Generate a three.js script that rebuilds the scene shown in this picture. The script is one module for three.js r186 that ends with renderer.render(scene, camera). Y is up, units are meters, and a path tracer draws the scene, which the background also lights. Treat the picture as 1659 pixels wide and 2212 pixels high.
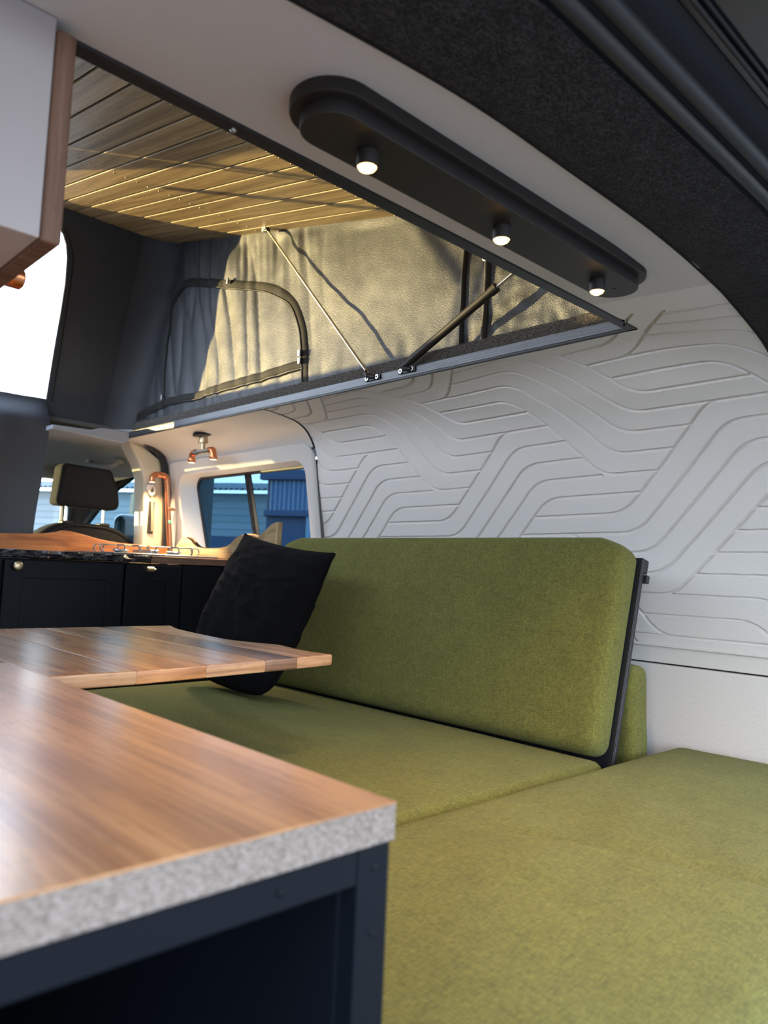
import * as THREE from 'three';
import { RoundedBoxGeometry } from 'three/addons/geometries/RoundedBoxGeometry.js';
import { mergeGeometries, mergeVertices } from 'three/addons/utils/BufferGeometryUtils.js';
import { RectAreaLightUniformsLib } from 'three/addons/lights/RectAreaLightUniformsLib.js';
import { createNoise2D } from 'simplex-noise';

// ------------------------------------------------------------------ camera, sky, sun, exposure
const scene = new THREE.Scene();
const camera = new THREE.PerspectiveCamera(68.15, 1659 / 2212, 0.02, 400);
camera.position.set(0, 0.83, 0);
camera.rotation.order = 'YXZ';
camera.rotation.set(THREE.MathUtils.degToRad(4.43), THREE.MathUtils.degToRad(-43.56), THREE.MathUtils.degToRad(2.5));
camera.focus = 1.55;
camera.userData.fStop = 5.5;

const renderer = new THREE.WebGLRenderer({ antialias: true });
renderer.toneMapping = THREE.LinearToneMapping;
renderer.toneMappingExposure = 1.07;
renderer.shadowMap.enabled = true;
renderer.shadowMap.type = THREE.PCFSoftShadowMap;

{ // late-afternoon sky: pale near the horizon, a little bluer overhead
  const W = 64, H = 128, d = new Float32Array(W * H * 4);
  for (let r = 0; r < H; r++) {
    const el = ((r + 0.5) / H - 0.5) * Math.PI, k = Math.pow(Math.max(0, Math.sin(el)), 0.6);
    const c = [5.2 + (3.1 - 5.2) * k, 5.6 + (3.95 - 5.6) * k, 6.1 + (5.2 - 6.1) * k];
    for (let x = 0; x < W; x++) { const o = (r * W + x) * 4; for (let i = 0; i < 3; i++) d[o + i] = el < 0 ? c[i] * 0.25 : c[i]; d[o + 3] = 1; }
  }
  const sky = new THREE.DataTexture(d, W, H, THREE.RGBAFormat, THREE.FloatType);
  sky.mapping = THREE.EquirectangularReflectionMapping; sky.magFilter = THREE.LinearFilter; sky.needsUpdate = true;
  scene.background = sky; scene.environment = sky;
}
const sun = new THREE.DirectionalLight(new THREE.Color(1.0, 0.75, 0.31), 10);
{ // very low, ahead and to the left of the van
  const to = new THREE.Vector3(0.8, 1.2, -1.8), dir = new THREE.Vector3(1, -0.022, 1.5).normalize();
  sun.position.copy(to).addScaledVector(dir, -30); sun.target.position.copy(to);
  sun.castShadow = true; sun.shadow.mapSize.set(2048, 2048); sun.shadow.radius = 1.2;
  Object.assign(sun.shadow.camera, { left: -4, right: 4, top: 3, bottom: -3, near: 1, far: 60 });
  scene.add(sun, sun.target);
}
RectAreaLightUniformsLib.init();

// ------------------------------------------------------------------ helpers
let seedN = 7;
const rnd = () => { seedN = (seedN * 1664525 + 1013904223) >>> 0; return seedN / 4294967296; };
const noise = createNoise2D(rnd);
const V = (x, y, z) => new THREE.Vector3(x, y, z);
const { clamp, lerp, smoothstep } = THREE.MathUtils;
const used = new Map();
function numbered(n) { const k = used.get(n) ?? 0; used.set(n, k + 1); return k ? n + '_' + String(k).padStart(3, '0') : n; }
function mesh(name, geo, mat, parent) {
  if (Array.isArray(geo)) geo = geo.length > 1 ? mergeGeometries(geo.map((g) => { const q = g.index ? g.toNonIndexed() : g; for (const a of Object.keys(q.attributes)) if (!['position', 'normal', 'uv'].includes(a)) q.deleteAttribute(a); return q; })) : geo[0];
  const m = new THREE.Mesh(geo, mat);
  m.castShadow = m.receiveShadow = true;
  if (parent) { m.name = name; parent.add(m); } else { m.name = numbered(name); scene.add(m); }
  return m;
}
function tag(o, label, category, group) { o.userData.label = label; o.userData.category = category; if (group) o.userData.group = group; return o; }
function thing(name, label, category, pos = [0, 0, 0], group) {
  const g = new THREE.Group(); g.name = numbered(name); g.position.set(...pos); scene.add(g); return tag(g, label, category, group);
}
function struct(name, label, geo, mat) {
  let o;
  if (geo) { o = mesh(name, geo, mat); } else { o = new THREE.Group(); o.name = numbered(name); scene.add(o); }
  o.userData.kind = 'structure'; if (label) o.userData.label = label; o.userData.category = name.split('_')[0];
  return o;
}
// uv in metres by the way each face points; grain = the axis that runs along u
function uvm(geo, grain = 'z', ou = 0, ov = 0) {
  if (geo.index) geo = geo.toNonIndexed();
  const p = geo.attributes.position, uv = new Float32Array(p.count * 2), a = V(), b = V(), c = V(), ab = V(), ac = V();
  for (let i = 0; i < p.count; i += 3) {
    a.fromBufferAttribute(p, i); b.fromBufferAttribute(p, i + 1); c.fromBufferAttribute(p, i + 2);
    const n = ab.subVectors(b, a).cross(ac.subVectors(c, a)), x = Math.abs(n.x), y = Math.abs(n.y), z = Math.abs(n.z);
    const drop = x >= y && x >= z ? 'x' : y >= z ? 'y' : 'z';
    const ax = ['x', 'y', 'z'].filter((k) => k !== drop), u = ax.includes(grain) ? grain : ax[0], v = ax.find((k) => k !== u);
    [a, b, c].forEach((q, k) => { uv[(i + k) * 2] = q[u] + ou; uv[(i + k) * 2 + 1] = q[v] + ov; });
  }
  geo.setAttribute('uv', new THREE.BufferAttribute(uv, 2));
  return geo;
}
// average the normals of coincident corners that differ by less than ang
function smoothN(geo, ang = 60) {
  if (geo.index) geo = geo.toNonIndexed();
  const p = geo.attributes.position, n = new Float32Array(p.count * 3), map = new Map(), fn = [], a = V(), b = V(), c = V(), cosA = Math.cos(ang * Math.PI / 180);
  const key = (i) => Math.round(p.getX(i) * 2e4) + ',' + Math.round(p.getY(i) * 2e4) + ',' + Math.round(p.getZ(i) * 2e4);
  for (let i = 0; i < p.count; i += 3) {
    a.fromBufferAttribute(p, i); b.fromBufferAttribute(p, i + 1); c.fromBufferAttribute(p, i + 2);
    const f = b.sub(a).cross(c.sub(a)).clone(); fn.push(f);
    for (let k = 0; k < 3; k++) { const s = key(i + k); if (!map.has(s)) map.set(s, []); map.get(s).push(f); }
  }
  const t = V();
  for (let i = 0; i < p.count; i++) {
    const f = fn[(i / 3) | 0], fl = f.length() || 1e-12; t.set(0, 0, 0);
    for (const g of map.get(key(i))) if (g.dot(f) >= cosA * fl * g.length()) t.add(g);
    t.normalize(); n[i * 3] = t.x; n[i * 3 + 1] = t.y; n[i * 3 + 2] = t.z;
  }
  geo.setAttribute('normal', new THREE.BufferAttribute(n, 3));
  return geo;
}
function bx(x0, x1, y0, y1, z0, z1, r = 0.002, grain = 'z') {
  const w = Math.abs(x1 - x0), h = Math.abs(y1 - y0), d = Math.abs(z1 - z0);
  r = Math.min(r, w * 0.45, h * 0.45, d * 0.45);
  const g = new RoundedBoxGeometry(w, h, d, 2, r).translate((x0 + x1) / 2, (y0 + y1) / 2, (z0 + z1) / 2);
  return uvm(g, grain);
}
// foam cushion: box with soft edges; warp(p) may move the points afterwards
function cushion(w, h, d, r, step, warp, grain = 'z') {
  const g = new THREE.BoxGeometry(w, h, d, Math.ceil(w / step), Math.max(4, Math.ceil(h / step)), Math.ceil(d / step)), p = g.attributes.position, q = V(), inn = V();
  for (let i = 0; i < p.count; i++) {
    q.fromBufferAttribute(p, i);
    inn.set(clamp(q.x, -w / 2 + r, w / 2 - r), clamp(q.y, -h / 2 + r, h / 2 - r), clamp(q.z, -d / 2 + r, d / 2 - r));
    const dv = q.clone().sub(inn), l = dv.length(); if (l > 1e-9) q.copy(inn).addScaledVector(dv, r / l);
    p.setXYZ(i, q.x, q.y, q.z);
  }
  const u = uvm(g, grain), pu = u.attributes.position;
  if (warp) for (let i = 0; i < pu.count; i++) { q.fromBufferAttribute(pu, i); warp(q); pu.setXYZ(i, q.x, q.y, q.z); }
  return smoothN(u, 80);
}
function grid(nu, nv, f, flip) { // f(i/nu, j/nv) -> Vector3
  const pos = [], uv = [], idx = [];
  for (let j = 0; j <= nv; j++) for (let i = 0; i <= nu; i++) { const q = f(i / nu, j / nv); pos.push(q.x, q.y, q.z); uv.push(q.u ?? i / nu, q.v ?? j / nv); }
  for (let j = 0; j < nv; j++) for (let i = 0; i < nu; i++) { const a = j * (nu + 1) + i, b = a + 1, c = a + nu + 1, d = c + 1; flip ? idx.push(a, c, b, b, c, d) : idx.push(a, b, c, b, d, c); }
  const g = new THREE.BufferGeometry();
  g.setAttribute('position', new THREE.Float32BufferAttribute(pos, 3)); g.setAttribute('uv', new THREE.Float32BufferAttribute(uv, 2)); g.setIndex(idx); g.computeVertexNormals();
  return g;
}
function tube(pts, r, seg = 40, rad = 10, curved = true) {
  const c = curved ? new THREE.CatmullRomCurve3(pts, false, 'centripetal') : (() => { const k = new THREE.CurvePath(); for (let i = 0; i + 1 < pts.length; i++) k.add(new THREE.LineCurve3(pts[i], pts[i + 1])); return k; })();
  return new THREE.TubeGeometry(c, seg, r, rad, false);
}
function rod(a, b, r, r2 = r, n = 16) {
  const d = b.clone().sub(a), g = new THREE.CylinderGeometry(r2, r, d.length(), n);
  g.applyQuaternion(new THREE.Quaternion().setFromUnitVectors(V(0, 1, 0), d.normalize())); const m = a.clone().add(b).multiplyScalar(0.5);
  return g.translate(m.x, m.y, m.z);
}
const lathe = (pts, n = 32) => new THREE.LatheGeometry(pts.map(([x, y]) => new THREE.Vector2(x, y)), n);
function rrect(x0, x1, y0, y1, r, cls = THREE.Shape) {
  const s = new cls(); s.moveTo(x0 + r, y0); s.lineTo(x1 - r, y0); s.absarc(x1 - r, y0 + r, r, -Math.PI / 2, 0); s.lineTo(x1, y1 - r); s.absarc(x1 - r, y1 - r, r, 0, Math.PI / 2); s.lineTo(x0 + r, y1); s.absarc(x0 + r, y1 - r, r, Math.PI / 2, Math.PI); s.lineTo(x0, y0 + r); s.absarc(x0 + r, y0 + r, r, Math.PI, 1.5 * Math.PI);
  return s;
}
const extr = (s, depth, bevel = 0.002, seg = 16) => new THREE.ExtrudeGeometry(s, { depth: depth - 2 * bevel, bevelEnabled: bevel > 0, bevelThickness: bevel, bevelSize: bevel, bevelOffset: -bevel, bevelSegments: 2, curveSegments: seg }).translate(0, 0, bevel);
const remap = (geo, f) => { const p = geo.attributes.position, q = V(); for (let i = 0; i < p.count; i++) { q.fromBufferAttribute(p, i); f(q); p.setXYZ(i, q.x, q.y, q.z); } return geo; };

// ------------------------------------------------------------------ computed textures
function hash2(x, y, s) { let h = (x * 374761393 + y * 668265263 + s * 982451653) | 0; h = Math.imul(h ^ (h >>> 13), 1274126177); return ((h ^ (h >>> 16)) >>> 0) / 4294967296; }
function pn(x, y, px, py, s) { // value noise that repeats every px, py cells
  const ix = Math.floor(x), iy = Math.floor(y), fx = x - ix, fy = y - iy, u = fx * fx * (3 - 2 * fx), v = fy * fy * (3 - 2 * fy), m = (a, n) => ((a % n) + n) % n;
  const x0 = m(ix, px), x1 = m(ix + 1, px), y0 = m(iy, py), y1 = m(iy + 1, py);
  return lerp(lerp(hash2(x0, y0, s), hash2(x1, y0, s), u), lerp(hash2(x0, y1, s), hash2(x1, y1, s), u), v);
}
function fbm(x, y, px, py, s, oct = 4) { let a = 0.5, t = 0, n = 0; for (let o = 0; o < oct; o++) { t += a * pn(x, y, px, py, s + o); n += a; a *= 0.5; x *= 2; y *= 2; px *= 2; py *= 2; } return t / n; }
function tex(W, H, sizeU, sizeV, f, srgb = true) { // f(u, v) -> [r, g, b] 0..1
  const d = new Uint8Array(W * H * 4);
  for (let j = 0; j < H; j++) for (let i = 0; i < W; i++) { const c = f(i / W, j / H), o = (j * W + i) * 4; for (let k = 0; k < 3; k++) d[o + k] = clamp((Array.isArray(c) ? c[k] : c) * 255, 0, 255); d[o + 3] = 255; }
  const t = new THREE.DataTexture(d, W, H); t.wrapS = t.wrapT = THREE.RepeatWrapping; t.magFilter = THREE.LinearFilter; t.minFilter = THREE.LinearMipmapLinearFilter; t.generateMipmaps = true;
  if (srgb) t.colorSpace = THREE.SRGBColorSpace; t.repeat.set(1 / sizeU, 1 / sizeV); t.needsUpdate = true;
  return t;
}
const mix3 = (a, b, k) => [lerp(a[0], b[0], k), lerp(a[1], b[1], k), lerp(a[2], b[2], k)];
// woven upholstery, slubs in both thread directions
const weaveH = (u, v) => {
  const n = 230, a = Math.sin(u * n * Math.PI * 2) * 0.5 + 0.5, b = Math.sin(v * n * Math.PI * 2) * 0.5 + 0.5, ch = (Math.floor(u * n * 2) + Math.floor(v * n * 2)) & 1;
  return ch ? a : b;
};
const fabricCol = tex(1024, 1024, 0.28, 0.28, (u, v) => {
  const s1 = fbm(u * 48, v * 300, 48, 300, 11, 2), s2 = fbm(u * 300, v * 48, 300, 48, 12, 2), w = weaveH(u, v), lo = fbm(u * 5, v * 5, 5, 5, 13, 3), k = 0.42 * s1 + 0.42 * s2 + 0.16 * w + (lo - 0.5) * 0.12;
  const e = clamp((k - 0.5) * 2.4 + 0.5, 0, 1);
  return mix3([0.335, 0.335, 0.145], [0.485, 0.485, 0.228], e);
});
const fabricBump = tex(1024, 1024, 0.28, 0.28, (u, v) => 0.5 * weaveH(u, v) + 0.25 * fbm(u * 48, v * 300, 48, 300, 11, 2) + 0.25 * fbm(u * 300, v * 48, 300, 48, 12, 2), false);
function woodTex(W, H, su, sv, seed, dark, mid, light, o = {}) {
  const { rings = 9, stretch = 10, fine = 0.25, pores = 0.2, cath = 1.2 } = o;
  return tex(W, H, su, sv, (u, v) => {
    const x = u * su, y = v * sv, nx = Math.round(su / sv * 4);
    const warp = fbm(u * 4, v * 6, 4, 6, seed, 3) - 0.5;
    const r = v * rings + warp * cath, ring = Math.abs((r - Math.floor(r)) * 2 - 1);
    const lo = fbm(u * 3, v * 8, 3, 8, seed + 5, 3), f = fbm(u * 8, v * 180, 8, 180, seed + 9, 3), p = fbm(u * 60, v * 400, 60, 400, seed + 17, 2);
    let k = 0.5 + (ring - 0.5) * 0.35 + (lo - 0.5) * 0.8 + (f - 0.5) * fine * 4;
    let c = k < 0.5 ? mix3(dark, mid, clamp(k * 2, 0, 1)) : mix3(mid, light, clamp(k * 2 - 1, 0, 1));
    const pk = clamp((0.36 - p) * 6, 0, 1) * pores; c = mix3(c, dark.map((q) => q * 0.75), pk);
    void x; void y; void nx;
    return c;
  });
}
const oakTex = woodTex(2048, 512, 2.4, 0.6, 21, [0.50, 0.42, 0.29], [0.66, 0.565, 0.40], [0.75, 0.66, 0.49], { rings: 16, cath: 2.4, fine: 0.22, pores: 0.35 });
const tableTex = woodTex(2048, 1024, 1.4, 0.7, 33, [0.52, 0.33, 0.20], [0.74, 0.54, 0.35], [0.84, 0.65, 0.45], { rings: 9, cath: 2.6, fine: 0.15, pores: 0.3 });
const boardTex = woodTex(1024, 512, 1.0, 0.5, 47, [0.50, 0.36, 0.25], [0.68, 0.53, 0.39], [0.79, 0.66, 0.52], { rings: 10, cath: 2.4, fine: 0.2 });
const walnutTex = woodTex(1024, 512, 1.0, 0.5, 59, [0.30, 0.22, 0.17], [0.43, 0.32, 0.24], [0.54, 0.42, 0.33], { rings: 10, cath: 2.0, fine: 0.25 });
const lockerTex = woodTex(1024, 512, 1.0, 0.5, 71, [0.34, 0.24, 0.18], [0.45, 0.33, 0.26], [0.54, 0.41, 0.33], { rings: 8, cath: 1.5, fine: 0.3 });
const amberTex = woodTex(1024, 512, 0.8, 0.4, 83, [0.45, 0.24, 0.10], [0.66, 0.40, 0.19], [0.76, 0.50, 0.27], { rings: 8, cath: 2.6, fine: 0.18 });
const liveTex = woodTex(1024, 512, 0.8, 0.4, 91, [0.68, 0.54, 0.36], [0.88, 0.77, 0.58], [0.95, 0.87, 0.70], { rings: 7, cath: 3.0, fine: 0.15 });
const chipTex = tex(512, 256, 0.10, 0.05, (u, v) => { const a = fbm(u * 40, v * 34, 40, 34, 101, 3), b = fbm(u * 90, v * 60, 90, 60, 102, 2), k = clamp((a - 0.5) * 2.2 + 0.5, 0, 1); return mix3(mix3([0.50, 0.455, 0.42], [0.61, 0.565, 0.53], k), [0.36, 0.31, 0.28], clamp((b - 0.62) * 7, 0, 1)); });
const carpetTex = tex(512, 512, 0.12, 0.12, (u, v) => { const a = fbm(u * 90, v * 90, 90, 90, 111, 3), b = fbm(u * 14, v * 14, 14, 14, 112, 3), k = clamp((a - 0.5) * 2.6 + 0.45 + (b - 0.5) * 0.5, 0, 1); return mix3([0.09, 0.09, 0.095], [0.26, 0.26, 0.27], k); });
const greyCarpetTex = tex(512, 512, 0.08, 0.08, (u, v) => { const a = fbm(u * 80, v * 80, 80, 80, 115, 3), k = clamp((a - 0.5) * 3 + 0.5, 0, 1); return mix3([0.14, 0.135, 0.13], [0.44, 0.42, 0.40], k); });
const carpetBump = tex(512, 512, 0.12, 0.12, (u, v) => fbm(u * 90, v * 90, 90, 90, 111, 3), false);
const grainBump = tex(512, 512, 0.15, 0.15, (u, v) => fbm(u * 110, v * 110, 110, 110, 121, 2), false);
const paintBump = tex(512, 512, 0.3, 0.3, (u, v) => 0.6 * fbm(u * 60, v * 60, 60, 60, 131, 3) + 0.4 * fbm(u * 12, v * 40, 12, 40, 132, 3), false);
const brushBump = tex(512, 512, 0.5, 0.1, (u, v) => fbm(u * 4, v * 90, 4, 90, 141, 3), false);

// ------------------------------------------------------------------ materials
const S = (o) => new THREE.MeshStandardMaterial(o), PH = (o) => new THREE.MeshPhysicalMaterial(o);
const lin = (r, g, b) => new THREE.Color().setRGB(r, g, b);
const M = {
  wall: S({ color: lin(0.765, 0.735, 0.705), roughness: 0.62, bumpMap: paintBump, bumpScale: 0.0006 }),
  ceiling: S({ color: lin(0.64, 0.615, 0.60), roughness: 0.8, bumpMap: grainBump, bumpScale: 0.0003 }),
  lockerPaint: S({ color: lin(0.50, 0.455, 0.445), roughness: 0.6, bumpMap: grainBump, bumpScale: 0.0002 }),
  trimWhite: S({ color: lin(0.66, 0.645, 0.63), roughness: 0.42 }),
  cabTrim: S({ color: lin(0.40, 0.395, 0.365), roughness: 0.75, bumpMap: grainBump, bumpScale: 0.0003 }),
  cream: S({ color: lin(0.62, 0.57, 0.44), roughness: 0.5 }),
  greyPlastic: S({ color: lin(0.30, 0.32, 0.36), roughness: 0.5 }),
  fabric: PH({ map: fabricCol, bumpMap: fabricBump, bumpScale: 0.0009, roughness: 0.95, sheen: 0.35, sheenColor: lin(0.50, 0.58, 0.34), sheenRoughness: 0.6 }),
  oak: [1.0, 0.93, 1.06].map((k) => S({ map: oakTex, color: lin(k, k, k), roughness: 0.5 })),
  roofBack: S({ color: lin(0.02, 0.02, 0.02), roughness: 0.9 }),
  screw: S({ color: lin(0.55, 0.45, 0.30), metalness: 1, roughness: 0.4 }),
  canvas: S({ color: lin(0.052, 0.058, 0.070), roughness: 0.46, metalness: 0.25, bumpMap: grainBump, bumpScale: 0.0007 }),
  zip: S({ color: lin(0.010, 0.0095, 0.009), roughness: 0.8, bumpMap: grainBump, bumpScale: 0.0006 }),
  carpet: S({ map: carpetTex, bumpMap: carpetBump, bumpScale: 0.002, roughness: 1 }),
  greyCarpet: S({ map: greyCarpetTex, bumpMap: carpetBump, bumpScale: 0.002, roughness: 1 }),
  alu: S({ color: lin(0.13, 0.135, 0.145), metalness: 0.85, roughness: 0.42, bumpMap: brushBump, bumpScale: 0.0003 }),
  blackTrim: S({ color: lin(0.016, 0.017, 0.022), roughness: 0.45 }),
  rubber: S({ color: lin(0.02, 0.02, 0.021), roughness: 0.55 }),
  lampBlack: S({ color: lin(0.017, 0.014, 0.013), roughness: 0.5 }),
  chrome: S({ color: lin(0.78, 0.78, 0.78), metalness: 1, roughness: 0.16 }),
  steel: S({ color: lin(0.55, 0.56, 0.57), metalness: 1, roughness: 0.28 }),
  wire: S({ color: lin(0.16, 0.16, 0.17), metalness: 1, roughness: 0.35 }),
  bolt: S({ color: lin(0.8, 0.8, 0.8), metalness: 0.6, roughness: 0.35 }),
  copper: S({ color: lin(0.72, 0.27, 0.12), metalness: 1, roughness: 0.28 }),
  brass: S({ color: lin(0.56, 0.46, 0.30), metalness: 1, roughness: 0.38 }),
  navy: PH({ color: lin(0.0045, 0.0065, 0.0105), roughness: 0.5, specularIntensity: 0.3 }),
  slate: S({ color: lin(0.03, 0.03, 0.035), roughness: 0.42, bumpMap: paintBump, bumpScale: 0.004 }),
  table: PH({ map: tableTex, roughness: 0.34, clearcoat: 1.0, clearcoatRoughness: 0.24, bumpMap: brushBump, bumpScale: 0.0002 }),
  chip: S({ map: chipTex, roughness: 0.85 }),
  board: [S({ map: boardTex, roughness: 0.27 }), S({ map: walnutTex, roughness: 0.27 }), S({ map: tableTex, roughness: 0.27 })],
  lockerWood: S({ map: lockerTex, roughness: 0.55 }),
  amber: S({ map: amberTex, roughness: 0.45 }),
  live: S({ map: liveTex, roughness: 0.55 }),
  bark: S({ color: lin(0.16, 0.09, 0.05), roughness: 0.9 }),
  pillow: PH({ specularIntensity: 0.25, color: lin(0.0035, 0.0033, 0.0045), roughness: 0.95, bumpMap: grainBump, bumpScale: 0.0004 }),
  seat: S({ color: lin(0.010, 0.011, 0.014), roughness: 0.9, bumpMap: grainBump, bumpScale: 0.0006 }),
  floor: S({ map: walnutTex, roughness: 0.55 }),
  body: S({ color: lin(0.10, 0.105, 0.11), roughness: 0.5 }),
  glassDoor: PH({ color: lin(0.66, 0.80, 0.86), transmission: 1, thickness: 0, roughness: 0.03, ior: 1.45 }),
  glass: PH({ color: lin(0.34, 0.48, 0.56), transmission: 1, thickness: 0, roughness: 0.03, ior: 1.45 }),
  glassClear: PH({ color: lin(0.88, 0.95, 0.97), transmission: 1, thickness: 0, roughness: 0.02, ior: 1.45 }),
  glassDark: PH({ color: lin(0.10, 0.16, 0.22), transmission: 1, thickness: 0, roughness: 0.05, ior: 1.45 }),
  gloss: S({ color: lin(0.02, 0.021, 0.023), roughness: 0.18 }),
  lens: S({ color: lin(0.9, 0.8, 0.6), emissive: lin(1.0, 0.50, 0.14), emissiveIntensity: 14, roughness: 0.4 }),
  lensSoft: S({ color: lin(0.9, 0.8, 0.6), emissive: lin(1.0, 0.66, 0.34), emissiveIntensity: 9, roughness: 0.4 }),
  green: S({ color: lin(0.02, 0.2, 0.08), emissive: lin(0.25, 1, 0.5), emissiveIntensity: 0.8, roughness: 0.3 }),
  asphalt: S({ color: lin(0.09, 0.09, 0.095), roughness: 0.95 }),
  siding: [0.95, 1.05, 1].map((k) => S({ color: lin(0.20 * k, 0.255 * k, 0.30 * k), roughness: 0.7 })),
  shedBlue: S({ color: lin(0.07, 0.14, 0.27), roughness: 0.5 }),
  shedTrim: S({ color: lin(0.025, 0.05, 0.12), roughness: 0.5 }),
  shutter: S({ color: lin(0.16, 0.26, 0.38), roughness: 0.5 }),
  roofSheet: S({ color: lin(0.12, 0.14, 0.16), roughness: 0.7 }),
  treeBark: S({ color: lin(0.20, 0.19, 0.165), roughness: 0.9 }),
};
const WARM = new THREE.Color(1.0, 0.62, 0.28), SOFT = new THREE.Color(1.0, 0.74, 0.45);

// ------------------------------------------------------------------ the van: profile of wall and headliner
const PA = [[1.20, 1.332], [1.28, 1.332], [1.36, 1.332], [1.43, 1.327], [1.50, 1.315], [1.545, 1.292], [1.575, 1.256], [1.593, 1.21], [1.606, 1.13], [1.628, 1.02], [1.645, 0.93], [1.65, 0.80], [1.65, 0.692]];
const PB = [[1.20, 1.319], [1.28, 1.308], [1.36, 1.293], [1.43, 1.275], [1.49, 1.248], [1.53, 1.216], [1.562, 1.178], [1.587, 1.13], [1.606, 1.08], [1.628, 0.99], [1.645, 0.90], [1.65, 0.80], [1.65, 0.692]];
function cat(P, u) {
  const n = P.length, i = Math.min(Math.max(Math.floor(u), 0), n - 2), t = u - i, p0 = P[Math.max(i - 1, 0)], p1 = P[i], p2 = P[i + 1], p3 = P[Math.min(i + 2, n - 1)];
  return [0, 1].map((k) => 0.5 * (2 * p1[k] + (-p0[k] + p2[k]) * t + (2 * p0[k] - 5 * p1[k] + 4 * p2[k] - p3[k]) * t * t + (-p0[k] + 3 * p1[k] - 3 * p2[k] + p3[k]) * t * t * t));
}
const blendZ = (z) => { const w = clamp((z + 2.02) / 1.52, 0, 1); return w * w * (3 - 2 * w); };
const prof = (u, z) => { const a = cat(PA, u), b = cat(PB, u), late = smoothstep(z, -0.76, -0.5), w = lerp(late, blendZ(z), smoothstep(u, 2, 4.6)); return [lerp(a[0], b[0], w), lerp(a[1], b[1], w)]; };
// length along the profile, measured upwards from y = 0.71; returns point and inward normal
const colCache = new Map();
function column(z) {
  const key = Math.round(z * 1e5); if (colCache.has(key)) return colCache.get(key);
  const n = 240, pts = [], s = [0];
  for (let i = 0; i <= n; i++) { const q = prof(12 - i / n * 12, z); pts.push(q); if (i) s.push(s[i - 1] + Math.hypot(q[0] - pts[i - 1][0], q[1] - pts[i - 1][1])); }
  let s0 = 0; for (let i = 1; i <= n; i++) if (pts[i][1] >= 0.71) { s0 = s[i - 1] + (s[i] - s[i - 1]) * (0.71 - pts[i - 1][1]) / (pts[i][1] - pts[i - 1][1]); break; }
  const c = { pts, s: s.map((q) => q - s0), n };
  if (colCache.size > 4000) colCache.clear(); colCache.set(key, c); return c;
}
function onProfile(z, t) {
  const c = column(z); let lo = 0, hi = c.n; while (hi - lo > 1) { const m = (lo + hi) >> 1; if (c.s[m] <= t) lo = m; else hi = m; }
  const k = (t - c.s[lo]) / (c.s[hi] - c.s[lo]), a = c.pts[lo], b = c.pts[hi];
  return [lerp(a[0], b[0], k), lerp(a[1], b[1], k)];
}
function tAtY(z, Y) { const c = column(z); for (let i = 1; i <= c.n; i++) if (c.pts[i][1] >= Y) return lerp(c.s[i - 1], c.s[i], (Y - c.pts[i - 1][1]) / (c.pts[i][1] - c.pts[i - 1][1])); return c.s[c.n]; }
function tAtX(z, X) { const c = column(z); for (let i = c.n; i > 0; i--) if (c.pts[i - 1][0] >= X && c.pts[i][0] <= X) { const k = (X - c.pts[i][0]) / (c.pts[i - 1][0] - c.pts[i][0] || 1); return lerp(c.s[i], c.s[i - 1], k); } return c.s[c.n]; }

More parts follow.
